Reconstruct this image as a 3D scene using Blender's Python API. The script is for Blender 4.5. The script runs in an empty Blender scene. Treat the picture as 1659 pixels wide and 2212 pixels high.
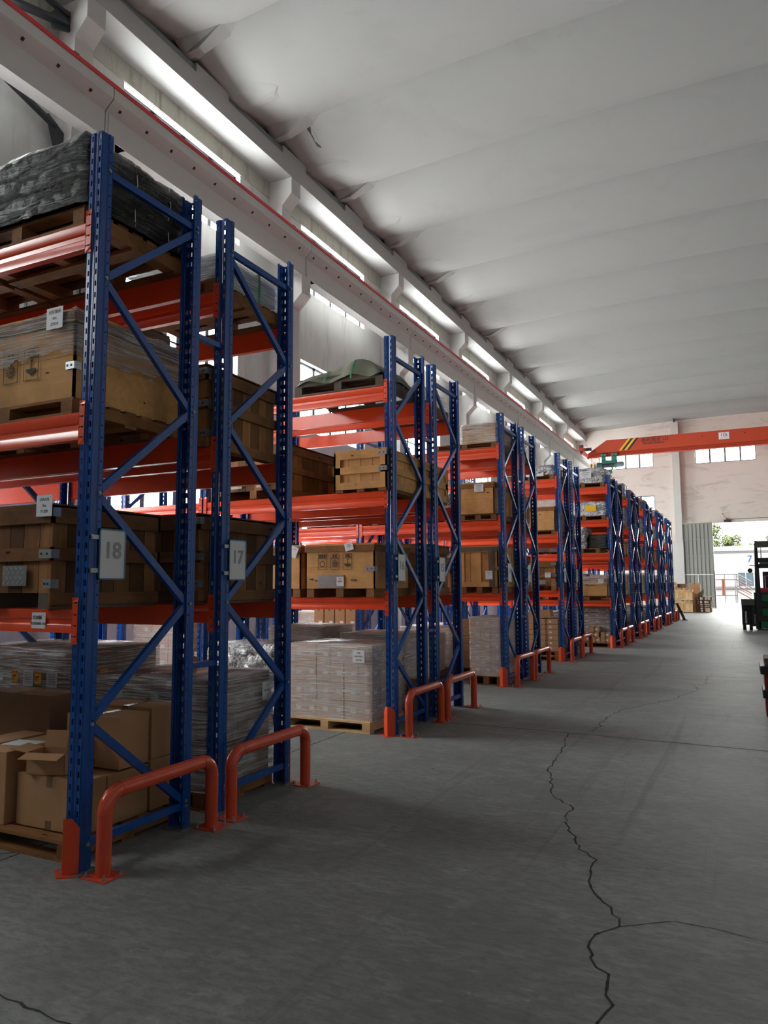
import bpy, bmesh, math, random
from mathutils import Vector, Matrix
random.seed(7)
SC = bpy.context.scene
COL = SC.collection

# ------------------------------------------------------------------ camera
F_PX, IW, IH = 1590.25, 1659, 2212
yaw, pitch, roll = 0.4523968, 0.0995704, -0.0057785
CAM = Vector((3.22639, 0.0, 1.50996))
cd = bpy.data.cameras.new('camera')
cam = bpy.data.objects.new('camera', cd); COL.objects.link(cam)
fw = Vector((-math.sin(yaw)*math.cos(pitch), math.cos(yaw)*math.cos(pitch), math.sin(pitch)))
rt = Vector((math.cos(yaw), math.sin(yaw), 0)); up = rt.cross(fw)
r2 = rt*math.cos(roll)+up*math.sin(roll); u2 = up*math.cos(roll)-rt*math.sin(roll)
m3 = Matrix((r2, u2, -fw)).transposed()
cam.matrix_world = Matrix.Translation(CAM) @ m3.to_4x4()
cd.sensor_fit = 'VERTICAL'; cd.sensor_height = 36.0; cd.sensor_width = 27.0
cd.lens = F_PX/IH*36.0
cd.clip_start = 0.05; cd.clip_end = 500
SC.camera = cam

# ------------------------------------------------------------------ world, exposure
SC.view_settings.view_transform = 'Standard'
SC.view_settings.look = 'None'
SC.view_settings.gamma = 1.0
SC.view_settings.use_curve_mapping = False
SC.view_settings.exposure = 0.22
SKY = 25.0
w = bpy.data.worlds.new('sky'); SC.world = w; w.use_nodes = True
bg = w.node_tree.nodes['Background']
bg.inputs[0].default_value = (1.0, 0.985, 0.96, 1); bg.inputs[1].default_value = SKY
SC.cycles.max_bounces = 10; SC.cycles.diffuse_bounces = 7; SC.cycles.glossy_bounces = 3
SC.cycles.transparent_max_bounces = 24
SC.cycles.sample_clamp_indirect = 8.0
SC.cycles.caustics_reflective = False; SC.cycles.caustics_refractive = False
SC.cycles.use_denoising = True

def portal(x, y, z, rot, sx, sy):
    l = bpy.data.lights.new('window_daylight', 'AREA'); l.shape = 'RECTANGLE'; l.size = sx; l.size_y = sy
    l.cycles.is_portal = True
    o = bpy.data.objects.new('window_daylight', l); COL.objects.link(o)
    o.location = (x, y, z); o.rotation_euler = rot
    return o

# ------------------------------------------------------------------ materials
def mat(name, base=(.5,.5,.5), rough=.6, metal=0.0, spec=.5):
    m = bpy.data.materials.new(name); m.use_nodes = True
    p = m.node_tree.nodes['Principled BSDF']
    p.inputs['Base Color'].default_value = (*base, 1); p.inputs['Roughness'].default_value = rough
    p.inputs['Metallic'].default_value = metal; p.inputs['Specular IOR Level'].default_value = spec
    return m
def N(m, t, **kw):
    n = m.node_tree.nodes.new(t)
    for k, v in kw.items(): setattr(n, k, v)
    return n
def L(m, a, b): m.node_tree.links.new(a, b)
def P(m): return m.node_tree.nodes['Principled BSDF']
def coord(m, scale=(1,1,1), kind='Object'):
    tc = N(m, 'ShaderNodeTexCoord'); mp = N(m, 'ShaderNodeMapping'); mp.inputs['Scale'].default_value = scale
    L(m, tc.outputs[kind], mp.inputs[0]); return mp.outputs[0]
def noise(m, vec, scale=5, detail=4, rough=.6, dist=0):
    n = N(m, 'ShaderNodeTexNoise'); n.inputs['Scale'].default_value = scale; n.inputs['Detail'].default_value = detail
    n.inputs['Roughness'].default_value = rough; n.inputs['Distortion'].default_value = dist
    L(m, vec, n.inputs['Vector']); return n.outputs['Fac']
def ramp(m, fac, stops):
    r = N(m, 'ShaderNodeValToRGB'); e = r.color_ramp.elements
    while len(e) < len(stops): e.new(0.5)
    for i, (p, c) in enumerate(stops):
        e[i].position = p; e[i].color = (*c, 1) if len(c) == 3 else c
    L(m, fac, r.inputs[0]); return r.outputs[0]
def mixc(m, fac, a, b, mode='MIX'):
    n = N(m, 'ShaderNodeMix', data_type='RGBA', blend_type=mode)
    if isinstance(fac, (int, float)): n.inputs[0].default_value = fac
    else: L(m, fac, n.inputs[0])
    for s, i in ((a, 6), (b, 7)):
        if isinstance(s, tuple): n.inputs[i].default_value = (*s, 1)
        else: L(m, s, n.inputs[i])
    return n.outputs[2]
def math_(m, op, a, b=0.0):
    n = N(m, 'ShaderNodeMath', operation=op)
    for s, i in ((a, 0), (b, 1)):
        if isinstance(s, (int, float)): n.inputs[i].default_value = s
        else: L(m, s, n.inputs[i])
    return n.outputs[0]
def bump(m, h, strength=.3, dist=.01):
    b = N(m, 'ShaderNodeBump'); b.inputs['Strength'].default_value = strength; b.inputs['Distance'].default_value = dist
    L(m, h, b.inputs['Height']); L(m, b.outputs[0], P(m).inputs['Normal'])
def island(m):
    return N(m, 'ShaderNodeNewGeometry').outputs['Random Per Island']

BLUE = mat('blue_powder_coat', (.008,.042,.16), .22, 0, .4)
v = coord(BLUE, (3,3,3)); L(BLUE, mixc(BLUE, noise(BLUE, v, 6), (.007,.056,.25), (.011,.078,.32)), P(BLUE).inputs['Base Color'])
ORANGE = mat('orange_powder_coat', (.72,.075,.022), .25)
v = coord(ORANGE, (2,2,2)); L(ORANGE, mixc(ORANGE, noise(ORANGE, v, 4), (.66,.058,.018), (.82,.085,.024)), P(ORANGE).inputs['Base Color'])
GUARD = mat('orange_guard_paint', (.62,.07,.03), .22)
v = coord(GUARD, (1,1,1)); L(GUARD, mixc(GUARD, noise(GUARD, v, 9), (.52,.055,.025), (.68,.085,.035)), P(GUARD).inputs['Base Color'])
ZINC = mat('galvanised_steel', (.34,.355,.36), .42, .85)
DARKHOLE = mat('black_rubber', (.012,.012,.013), .6)
RAILRED = mat('red_rail_paint', (.55,.012,.02), .4)
def wood(name, a, b, dark, axis, rough=.65, knots=True):
    m = mat(name, a, rough, 0, .08)
    sc = {'x': (1.2, 14, 14), 'y': (14, 1.2, 14), 'z': (14, 14, 1.2)}[axis]
    v = coord(m, sc); g = noise(m, v, 2.2, 6, .65, .6)
    c = mixc(m, ramp(m, g, [(.3,(0,0,0)), (.7,(1,1,1))]), a, b)
    isl = island(m)
    c = mixc(m, math_(m, 'MULTIPLY', isl, .95), c, dark)
    v2 = coord(m, (1,1,1)); big = noise(m, v2, 3.0, 3)
    c = mixc(m, ramp(m, big, [(.35,(.55,.55,.55)), (.6,(0,0,0))]), c, tuple(x*.45 for x in dark))
    if knots:
        vo = N(m, 'ShaderNodeTexVoronoi'); vo.inputs['Scale'].default_value = 9; L(m, coord(m, {'x':(.35,1,1),'y':(1,.35,1),'z':(1,1,.35)}[axis]), vo.inputs['Vector'])
        c = mixc(m, ramp(m, vo.outputs['Distance'], [(.05,(1,1,1)), (.09,(0,0,0))]), c, (.03,.015,.008))
    L(m, c, P(m).inputs['Base Color']); bump(m, g, .25, .004); return m
W_DARK = {a: wood('dark_weathered_wood_'+a, (.40,.19,.08), (.24,.11,.048), (.09,.045,.025), a) for a in 'xyz'}
W_MID = {a: wood('brown_crate_wood_'+a, (.50,.235,.09), (.33,.15,.058), (.15,.07,.033), a) for a in 'xyz'}
W_LIGHT = {a: wood('light_plywood_'+a, (.82,.46,.18), (.66,.34,.12), (.46,.24,.10), a) for a in 'xyz'}
W_PALE = {a: wood('pale_pine_'+a, (.88,.62,.33), (.74,.48,.23), (.60,.38,.19), a) for a in 'xyz'}
W_GREY = {a: wood('greyed_timber_'+a, (.20,.16,.12), (.13,.105,.08), (.09,.075,.06), a) for a in 'xyz'}
CARTON = mat('brown_cardboard', (.36,.22,.13), .75, 0, .08)
v = coord(CARTON, (1,1,1)); L(CARTON, mixc(CARTON, noise(CARTON, v, 5, 3), (.38,.205,.105), (.47,.27,.145)), P(CARTON).inputs['Base Color'])
CARTON_D = mat('dark_brown_cardboard', (.21,.12,.075), .75, 0, .08)
CARTON_P = mat('pale_brown_cardboard', (.52,.385,.30), .7, 0, .08)
CARTON_IN = mat('cardboard_inside', (.20,.12,.07), .8, 0, .1)
TAPE = mat('clear_brown_tape', (.20,.115,.06), .25)
PAPER = mat('white_paper', (.68,.68,.70), .6)
INK = mat('black_ink', (.015,.015,.02), .6)
STENCIL = mat('black_stencil_paint', (.03,.022,.016), .8)
YELLOW = mat('yellow_label', (.85,.48,.02), .45)
REDINK = mat('red_print', (.55,.02,.015), .5)
PLATE = mat('diamond_steel_plate', (.34,.35,.36), .38, .8)
PLATE2 = mat('diamond_steel_tread', (.6,.61,.62), .3, .8)
GREENSTRAP = mat('green_strap', (.01,.20,.09), .4)
def film(name, tint, lo, hi, scale=(2.5, 2.5, 34), rough=.22, streak=.5):
    m = mat(name, tint, rough, 0, .8)
    v = coord(m, scale); g = noise(m, v, 2.2, 6, .66, .5)
    v2 = coord(m, (1,1,1)); g2 = noise(m, v2, 5.5, 4)
    a = ramp(m, g, [(streak-.08, (lo,lo,lo)), (streak+.12, (hi,hi,hi)), ])
    a = math_(m, 'MULTIPLY', a, math_(m, 'ADD', math_(m, 'MULTIPLY', g2, .9), .55))
    L(m, a, P(m).inputs['Alpha']); bump(m, g, .9, .02); return m
FILM = film('clear_stretch_film', (.85,.85,.85), .08, .72, (1.2,1.2,55))
FILM_S = film('silvery_stretch_film', (.78,.78,.79), .20, .85, (1.2,1.2,46), .14)
FILM_D = mat('dark_plastic_sheet_bundle', (.045,.042,.04), .14, 0, .55)
v = coord(FILM_D, (.7,.7,26)); g = noise(FILM_D, v, 2.2, 6, .6, .9)
L(FILM_D, ramp(FILM_D, g, [(.50,(.010,.009,.008)), (.62,(.035,.032,.029)), (.72,(.50,.49,.48))]), P(FILM_D).inputs['Base Color']); bump(FILM_D, g, 1.0, .03)  # pale streaks put glossy highlights into the dark sheet colour
FOIL = mat('silver_foil_wrap', (.55,.55,.56), .2, .6)
v = coord(FOIL, (1,1,1)); g = noise(FOIL, v, 16, 5, .7, 2)
L(FOIL, ramp(FOIL, g, [(.4,(.12,.11,.10)), (.6,(.75,.75,.76))]), P(FOIL).inputs['Base Color']); bump(FOIL, g, 1.0, .03)
TARP = mat('olive_green_tarpaulin', (.13,.145,.09), .6)
v = coord(TARP, (30,30,30)); g = noise(TARP, v, 4, 2); v2 = coord(TARP, (1,1,1))
L(TARP, mixc(TARP, noise(TARP, v2, 4), (.085,.09,.06), (.17,.175,.12)), P(TARP).inputs['Base Color']); bump(TARP, g, .3, .003)
SACK = mat('woven_sack_cloth', (.30,.25,.17), .85)
v = coord(SACK, (60,60,60)); bump(SACK, noise(SACK, v, 5, 2), .4, .004)

def plaster(name, a, b, stain, amount=.5, scale=1.0, streak=False, bstr=.25):
    m = mat(name, a, .85, 0, .15)
    v = coord(m, (scale,)*3, 'Object'); g = noise(m, v, 1.3, 6, .62, .4)
    c = mixc(m, g, a, b)
    vs = coord(m, (scale*1.4, scale*1.4, scale*.22) if streak else (scale*.5, scale*.5, scale*1.8))
    s = noise(m, vs, 2.0, 7, .7, .7)
    c = mixc(m, ramp(m, s, [(.52,(0,0,0)), (.74,(amount,)*3)]), c, stain)
    L(m, c, P(m).inputs['Base Color']); bump(m, noise(m, v, 22, 4), bstr, .01); return m
WALLM = plaster('white_plaster_wall', (.60,.605,.595), (.52,.525,.51), (.32,.325,.28), .6, 1.0, True)
FARM = plaster('pinkish_far_wall_plaster', (.63,.565,.52), (.56,.505,.465), (.28,.24,.21), .7, .55)
CONC = plaster('painted_concrete', (.54,.53,.515), (.49,.48,.465), (.42,.41,.38), .35, 1.1)
BEAMC = plaster('grey_painted_beam', (.43,.43,.42), (.39,.39,.38), (.36,.36,.34), .45, 1.6)
LINTEL = plaster('stained_lintel_concrete', (.48,.48,.42), (.36,.36,.31), (.17,.18,.13), .9, 1.2, True, .6)
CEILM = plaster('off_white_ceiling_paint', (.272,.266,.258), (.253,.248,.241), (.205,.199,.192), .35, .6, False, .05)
NOTCH = mat('shaded_grey_notch', (.22,.23,.24), .8)  # darker grey puts the shade of the recess into the colour
DARKSTEEL = mat('dark_grey_steel', (.035,.038,.045), .45, .2)
WINFRAME = mat('grey_aluminium_frame', (.16,.18,.20), .4, .5)
GLASS = bpy.data.materials.new('window_glass'); GLASS.use_nodes = True
nt = GLASS.node_tree; nt.nodes.remove(nt.nodes['Principled BSDF'])
tr = N(GLASS, 'ShaderNodeBsdfTransparent'); tr.inputs[0].default_value = (.93,.96,.97,1)
gl = N(GLASS, 'ShaderNodeBsdfGlossy'); gl.inputs['Roughness'].default_value = .05
mx = N(GLASS, 'ShaderNodeMixShader'); mx.inputs[0].default_value = .06
L(GLASS, tr.outputs[0], mx.inputs[1]); L(GLASS, gl.outputs[0], mx.inputs[2]); L(GLASS, mx.outputs[0], nt.nodes['Material Output'].inputs[0])

FLOORM = mat('worn_concrete_floor', (.2,.2,.195), .5, 0, .16)
m = FLOORM
v = coord(m, (1,1,1)); g1 = noise(m, v, .5, 6, .6, .5); g2 = noise(m, coord(m, (1.0, 1.6, 1)), 2.2, 9, .72, .6); g3 = noise(m, v, 9, 6, .7); g4 = noise(m, coord(m, (2.0, 5.0, 1)), 5.0, 9, .78, .4)
c = mixc(m, ramp(m, g1, [(.32,(0,0,0)), (.68,(1,1,1))]), (.155,.158,.153), (.225,.227,.219))
c = mixc(m, ramp(m, g2, [(.48,(0,0,0)), (.70,(.6,.6,.6))]), c, (.30,.30,.288))
c = mixc(m, ramp(m, g3, [(.30,(.30,.30,.30)), (.45,(0,0,0))]), c, (.11,.112,.107))
c = mixc(m, ramp(m, g4, [(.44,(.5,.5,.5)), (.52,(0,0,0))]), c, (.105,.107,.103))
c = mixc(m, ramp(m, g4, [(.58,(0,0,0)), (.70,(.6,.6,.6))]), c, (.36,.36,.345))
tire = noise(m, coord(m, (5, .22, 1)), 1.0, 5, .6, .8)
c = mixc(m, ramp(m, tire, [(.60,(0,0,0)), (.70,(.32,.32,.32))]), c, (.07,.07,.066))
vo = N(m, 'ShaderNodeTexVoronoi', feature='F1'); vo.inputs['Scale'].default_value = 1.6; L(m, v, vo.inputs['Vector'])
c = mixc(m, ramp(m, vo.outputs['Distance'], [(.012,(1,1,1)), (.022,(0,0,0))]), c, (.03,.03,.03))
L(m, c, P(m).inputs['Base Color'])
L(m, math_(m, 'ADD', math_(m, 'MULTIPLY', g4, .5), .30), P(m).inputs['Roughness'])
bump(m, math_(m, 'ADD', g4, math_(m, 'MULTIPLY', g3, .3)), .16, .006)
CRACKM = mat('floor_crack_dark', (.02,.02,.02), .9)

# ------------------------------------------------------------------ mesh helpers
class MB:
    def __init__(s): s.v = []; s.f = []; s.m = []
    def quad(s, a, b, c, d, mi=0):
        n = len(s.v); s.v += [tuple(a), tuple(b), tuple(c), tuple(d)]; s.f.append((n, n+1, n+2, n+3)); s.m.append(mi)
    def poly(s, pts, mi=0):
        n = len(s.v); s.v += [tuple(p) for p in pts]; s.f.append(tuple(range(n, n+len(pts)))); s.m.append(mi)
    def box(s, x0, x1, y0, y1, z0, z1, mi=0, R=None):
        n = len(s.v)
        vs = [(x0,y0,z0),(x1,y0,z0),(x1,y1,z0),(x0,y1,z0),(x0,y0,z1),(x1,y0,z1),(x1,y1,z1),(x0,y1,z1)]
        if R is not None: vs = [tuple(R @ Vector(p)) for p in vs]
        s.v += vs
        for f in ((0,3,2,1),(4,5,6,7),(0,1,5,4),(1,2,6,5),(2,3,7,6),(3,0,4,7)): s.f.append(tuple(n+i for i in f)); s.m.append(mi)
    def prism(s, pts, axis, a, b, mi=0):
        """pts: 2D outline; extruded along axis ('x': pts=(y,z); 'y': pts=(x,z); 'z': pts=(x,y))"""
        n = len(s.v); k = len(pts)
        def mk(p, t): return {'x': (t, p[0], p[1]), 'y': (p[0], t, p[1]), 'z': (p[0], p[1], t)}[axis]
        s.v += [mk(p, a) for p in pts] + [mk(p, b) for p in pts]
        s.f.append(tuple(range(n+k-1, n-1, -1))); s.m.append(mi); s.f.append(tuple(range(n+k, n+2*k))); s.m.append(mi)
        for i in range(k):
            j = (i+1) % k; s.f.append((n+i, n+j, n+k+j, n+k+i)); s.m.append(mi)
    def tube(s, path, r, seg=12, mi=0, cap=True):
        n0 = len(s.v); path = [Vector(p) for p in path]; K = len(path); prev = None
        for i, p in enumerate(path):
            t = (path[min(i+1, K-1)]-path[max(i-1, 0)]).normalized()
            if prev is None: a = t.orthogonal().normalized()
            else: a = (prev - t*prev.dot(t)).normalized()
            prev = a; b = t.cross(a); rr = r[i] if isinstance(r, (list, tuple)) else r
            for k in range(seg):
                th = 2*math.pi*k/seg; s.v.append(tuple(p + (a*math.cos(th)+b*math.sin(th))*rr))
        for i in range(K-1):
            for k in range(seg):
                s.f.append((n0+i*seg+k, n0+i*seg+(k+1) % seg, n0+(i+1)*seg+(k+1) % seg, n0+(i+1)*seg+k)); s.m.append(mi)
        if cap:
            s.f.append(tuple(n0+k for k in range(seg-1, -1, -1))); s.m.append(mi)
            s.f.append(tuple(n0+(K-1)*seg+k for k in range(seg))); s.m.append(mi)
    def mesh(s, name, mats, smooth=False, bevel=0, fix=True):
        me = bpy.data.meshes.new(name); me.from_pydata(s.v, [], s.f)
        if not isinstance(mats, (list, tuple)): mats = [mats]
        for mt in mats: me.materials.append(mt)
        me.polygons.foreach_set('material_index', s.m)
        if fix or bevel:
            bm = bmesh.new(); bm.from_mesh(me)
            if bevel:
                bmesh.ops.remove_doubles(bm, verts=bm.verts, dist=1e-6)
                bmesh.ops.bevel(bm, geom=[e for e in bm.edges if e.calc_face_angle(0) > .5], offset=bevel, segments=2, affect='EDGES', profile=.6)
            bmesh.ops.recalc_face_normals(bm, faces=bm.faces)
            bm.to_mesh(me); bm.free()
        if smooth:
            me.polygons.foreach_set('use_smooth', [True]*len(me.polygons))
            if hasattr(me, 'set_sharp_from_angle'): me.set_sharp_from_angle(angle=.7)
        return me
def link(name, me, parent=None, loc=(0,0,0), rot=(0,0,0)):
    o = bpy.data.objects.new(name, me); COL.objects.link(o); o.location = loc; o.rotation_euler = rot
    if parent is not None: o.parent = parent
    return o
def obj(name, mb, mats, parent=None, loc=(0,0,0), rot=(0,0,0), **kw): return link(name, mb.mesh(name, mats, **kw), parent, loc, rot)
def tag(o, label, cat, group=None):
    o['label'] = label; o['category'] = cat
    if group: o['group'] = group
    return o
def thing(name, label, cat, loc=(0,0,0), rz=0, group=None):
    o = link(name, None, None, loc, (0,0,rz)); o.empty_display_size = .1
    return tag(o, label, cat, group)
def struct(name, mb, mats, parent=None, **kw):
    o = obj(name, mb, mats, parent, **kw)
    if parent is None: o['kind'] = 'structure'
    return o
ORD = ['first','second','third','fourth','fifth','sixth','seventh','eighth','ninth','tenth','eleventh','twelfth','thirteenth','fourteenth','fifteenth','sixteenth','seventeenth','eighteenth']
def text_mb(txt, size, depth=.001, bold=0, cache={}):
    key = (txt, size, depth, bold)
    if key in cache: return cache[key]
    cu = bpy.data.curves.new('lettering', 'FONT'); cu.body = txt; cu.size = size; cu.extrude = depth; cu.offset = bold; cu.align_x = 'CENTER'; cu.align_y = 'CENTER'
    to = bpy.data.objects.new('lettering', cu); COL.objects.link(to)
    bpy.context.view_layer.update()
    me = bpy.data.meshes.new_from_object(to.evaluated_get(bpy.context.evaluated_depsgraph_get()))
    bpy.data.objects.remove(to); bpy.data.curves.remove(cu); cache[key] = me
    return me
def text(name, txt, size, material, parent, loc, rot, depth=.001, sx=1.0, bold=0):
    me = text_mb(txt, size, depth, bold).copy(); me.materials.clear(); me.materials.append(material)
    if sx != 1: me.transform(Matrix.Diagonal((sx,1,1,1)))
    return link(name, me, parent, loc, rot)
FRONT = (math.pi/2, 0, 0)              # lettering that faces -Y
SIDE = (math.pi/2, 0, math.pi/2)       # lettering that faces +X

# ------------------------------------------------------------------ building shell
XL, XR, YB, YF = -6.5, 12.6, -10.15, 49.9
BAYS = [7.85+6*k for k in range(-3, 8)]      # near faces of the wall columns
def wall_with_holes(mb, axis, p0, p1, a0, a1, z0, z1, holes, mi=0):
    """wall slab between p0 and p1 on the thin axis; holes = [(a0,a1,z0,z1)]"""
    As = sorted({a0, a1, *[h[0] for h in holes], *[h[1] for h in holes]}); Zs = sorted({z0, z1, *[h[2] for h in holes], *[h[3] for h in holes]})
    for i in range(len(As)-1):
        run = None
        for j in range(len(Zs)-1):
            am, zm = (As[i]+As[i+1])/2, (Zs[j]+Zs[j+1])/2
            solid = not any(h[0] < am < h[1] and h[2] < zm < h[3] for h in holes)
            if solid:
                if run is None: run = Zs[j]
            if (not solid or j == len(Zs)-2) and run is not None:
                top = Zs[j+1] if solid else Zs[j]
                if axis == 'x': mb.box(p0, p1, As[i], As[i+1], run, top, mi)
                else: mb.box(As[i], As[i+1], p0, p1, run, top, mi)
                run = None
WZ = [(9.04, 10.68), (5.40, 7.18)]
wins = []
holesL = []
for y in BAYS[1:-1]:
    for z0, z1 in WZ: holesL.append((y+1.42, y+4.88, z0, z1))
LOW = (1.55, 3.60)
holesLL = holesL + [(y+1.42, y+4.88, *LOW) for y in BAYS[2:-1]]
mb = MB(); wall_with_holes(mb, 'x', XL-.3, XL, YB, YF+.3, 0, 12.3, holesLL); struct('wall_left', mb, WALLM)
mb = MB(); mb.box(XR, XR+.3, YB, YF+.3, 0, 12.3); struct('wall_right', mb, WALLM)
holesB = []
mb = MB(); wall_with_holes(mb, 'y', YB-.3, YB, XL-.3, XR+.3, 0, 13.0, holesB); struct('wall_back', mb, WALLM)
fx = [(-5.1, -1.66), (.82, 4.28), (6.82, 10.28)]
holesF = [(a, b, z0, z1) for a, b in fx for z0, z1 in ((9.04,10.68), (5.60,7.18))]
holesF = [h for h in holesF if not (h[2] < 8 and h[0] > 0)] + [(-.05, 5.75, 0, 5.27)]
mb = MB(); wall_with_holes(mb, 'y', YF, YF+.3, XL-.3, XR+.3, 0, 13.0, holesF); struct('wall_far', mb, FARM)
# stained lintel band above the upper windows of the left wall
mb = MB()
for y in BAYS[:-1]: mb.box(XL, XL+.02, y+.38, y+6.0, 10.69, 11.08)
struct('trim_1', mb, LINTEL)
# floor
mb = MB(); mb.box(XL-.3, XR+.3, YB-.3, YF+.3, -.2, 0); floor = struct('floor', mb, FLOORM)
def ribbon(mb, pts, wd, z=.0012, jag=0.0):
    out = []
    for a, b in zip(pts, pts[1:]):
        n = max(1, int(math.dist(a, b)/.05)) if jag else 1
        for i in range(n):
            t = i/n; out.append((a[0]+(b[0]-a[0])*t+(random.uniform(-jag, jag) if i else 0), a[1]+(b[1]-a[1])*t+(random.uniform(-jag, jag) if i else 0)))
    out.append(pts[-1])
    for a, b in zip(out, out[1:]):
        d = Vector((b[0]-a[0], b[1]-a[1])); 
        if d.length < 1e-6: continue
        w_ = wd*random.uniform(.5, 1.2)/2; n = Vector((-d.y, d.x)).normalized()*w_; e = d.normalized()*w_*.5
        mb.quad((a[0]-n.x-e.x, a[1]-n.y-e.y, z), (a[0]+n.x-e.x, a[1]+n.y-e.y, z), (b[0]+n.x+e.x, b[1]+n.y+e.y, z), (b[0]-n.x+e.x, b[1]-n.y+e.y, z))
mb = MB()
crack = [(1.548,7.715),(1.66,6.9),(1.702,6.216),(1.925,5.433),(2.108,5.213),(2.101,4.988),(2.301,4.428),(2.426,4.305),(2.43,4.1),(2.492,3.849),(2.591,3.722),(2.656,3.534),(2.572,3.408),(2.565,3.291),(2.626,3.134),(2.68,3.101),(2.693,2.945),(2.729,2.889),(2.696,2.755),(2.66,2.4)]
ribbon(mb, crack, .012, jag=.016)
ribbon(mb, [(2.656,3.534),(2.858,3.689),(3.067,3.689),(3.4,3.62)], .005, jag=.006)
ribbon(mb, [(2.43,4.2),(2.7,4.3),(2.95,4.28)], .003, jag=.006)
ribbon(mb, [(2.629,13.281),(2.636,12.299),(2.454,12.106),(2.586,11.628),(2.297,10.471),(1.828,9.471),(1.744,8.813),(1.761,7.9)], .010, jag=.03)
ribbon(mb, [(-6.3,7.80),(-.6,7.80),(1.14,7.775),(4.2,7.62),(12.5,7.62)], .016)
ribbon(mb, [(-6.3,13.25),(.2,13.23),(3.0,13.32),(12.5,13.3)], .016)
ribbon(mb, [(-6.3,19.2),(12.5,19.2)], .016); ribbon(mb, [(-6.3,25.2),(12.5,25.2)], .016)
ribbon(mb, [(-.566,-6),(-.566,2.9),(-.566,7.78)], .012)
ribbon(mb, [(.55,2.0),(.661,1.984),(1.044,1.966),(1.2,1.9)], .010, jag=.01)
ribbon(mb, [(-1.6,2.95),(-.66,2.966),(-.56,3.06)], .010, jag=.008)
struct('floor_crack', mb, CRACKM, floor)
# left wall columns with corbels
def column(y, sgn=1):
    mb = MB(); X = (lambda x: x) if sgn > 0 else (lambda x: XL+XR-x)
    pr = [(-6.55,0),(-5.87,0),(-5.87,7.93),(-5.57,8.22),(-5.57,8.66),(-6.13,8.66),(-6.13,10.44),(-5.87,10.70),(-5.87,11.08),(-6.55,11.08)]
    mb.prism([(X(a), b) for a, b in pr], 'y', y, y+.38)
    return mb
n = 2
for y in BAYS: struct('trim_%d' % n, column(y), CONC); n += 1
for y in BAYS: struct('trim_%d' % n, column(y, -1), CONC); n += 1
# eave beam with shell notches
for sg in (1, -1):
    X = (lambda x: x) if sg > 0 else (lambda x: XL+XR-x)
    mb = MB(); xa, xb = sorted((X(-6.5), X(-5.86))); mb.box(xa, xb, YB, YF, 11.08, 11.47)
    for k in range(-8, 14):
        y = 10.49+3*k-.02
        xa, xb = sorted((X(-6.3), X(-5.86)))
        if y > YB and y+1 < YF+.5: mb.box(xa, xb, y, min(y+1.0, YF), 11.47, 11.66)
    struct('trim_%d' % n, mb, BEAMC); n += 1
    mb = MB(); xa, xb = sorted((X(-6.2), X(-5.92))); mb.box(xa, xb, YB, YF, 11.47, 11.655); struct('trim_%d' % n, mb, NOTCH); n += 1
# crane runway beam, red rail
for sg in (1, -1):
    X = (lambda x: x) if sg > 0 else (lambda x: XL+XR-x)
    mb = MB(); pr = [(-5.85,8.66),(-5.60,8.66),(-5.60,9.10),(-5.42,9.25),(-5.42,9.43),(-6.03,9.43),(-6.03,9.25),(-5.85,9.10)]
    for i in range(len(BAYS)-1):
        mb.prism([(X(a), b) for a, b in pr], 'y', BAYS[i]+.19+.01, BAYS[i+1]+.19-.01)
        mb.prism([(X(a), b) for a, b in ((-5.86,8.66),(-5.585,8.66),(-5.585,9.09),(-5.86,9.09))], 'y', BAYS[i]+.25, BAYS[i]+.62)
    rb = struct('trim_%d' % n, mb, CONC); n += 1
    if sg > 0:
        mb = MB(); y = BAYS[0]+.4
        while y < YF-.4:
            R = Matrix.Translation((-5.505, y, 9.175)) @ Matrix.Rotation(math.radians(-39.8), 4, 'Y')
            mb.box(-.025, .025, -.022, .022, -.006, .006, 0, R); y += .6
        struct('bolt_hole', mb, DARKHOLE, rb)
    mb = MB(); xa, xb = sorted((X(-5.47), X(-5.405))); mb.box(xa, xb, YB+.1, YF-.1, 9.43, 9.50)
    for y in BAYS[1:]: xa, xb = sorted((X(-5.47), X(-5.42))); mb.box(xa, xb, y-.6, y-.5, 9.495, 9.53, 1)
    struct('trim_%d' % n, mb, [RAILRED, DARKSTEEL]); n += 1
# steel cross bracing between the two nearest left columns
def brace_bar(mb, p, q, w_=.09):
    p, q = Vector(p), Vector(q); d = q-p; R = Matrix.Translation(p) @ d.to_track_quat('Z', 'Y').to_matrix().to_4x4()
    mb.box(-w_/2, w_/2, -.03, .03, 0, d.length, 0, R)
mb = MB()
brace_bar(mb, (-6.25, 1.9, 8.66), (-6.25, 7.75, 10.62), .15); brace_bar(mb, (-6.32, 1.9, 10.45), (-6.32, 7.70, 8.84), .09); brace_bar(mb, (-6.25, 2.2, 10.86), (-6.25, 7.8, 10.80), .09)
mb.prism([(7.45,10.60),(7.55,10.40),(7.86,10.56),(7.86,10.90),(7.65,10.86)], 'x', -6.29, -6.25); mb.prism([(7.55,8.98),(7.86,8.80),(7.86,8.48),(7.72,8.45),(7.60,8.80)], 'x', -6.36, -6.30)
struct('trim_%d' % n, mb, DARKSTEEL); n += 1
# far wall columns
for x in (-.5, 5.5):
    mb = MB(); mb.box(x, x+.42, 49.5, 49.9, 0, 11.75); mb.box(x-.25, x+.44, 49.45, 49.9, 0, 4.2); mb.box(x+.16, x+.26, 49.6, 49.68, 11.75, 12.3, 1)
    struct('trim_%d' % n, mb, [FARM if x > 0 else CONC, DARKSTEEL]); n += 1
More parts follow.
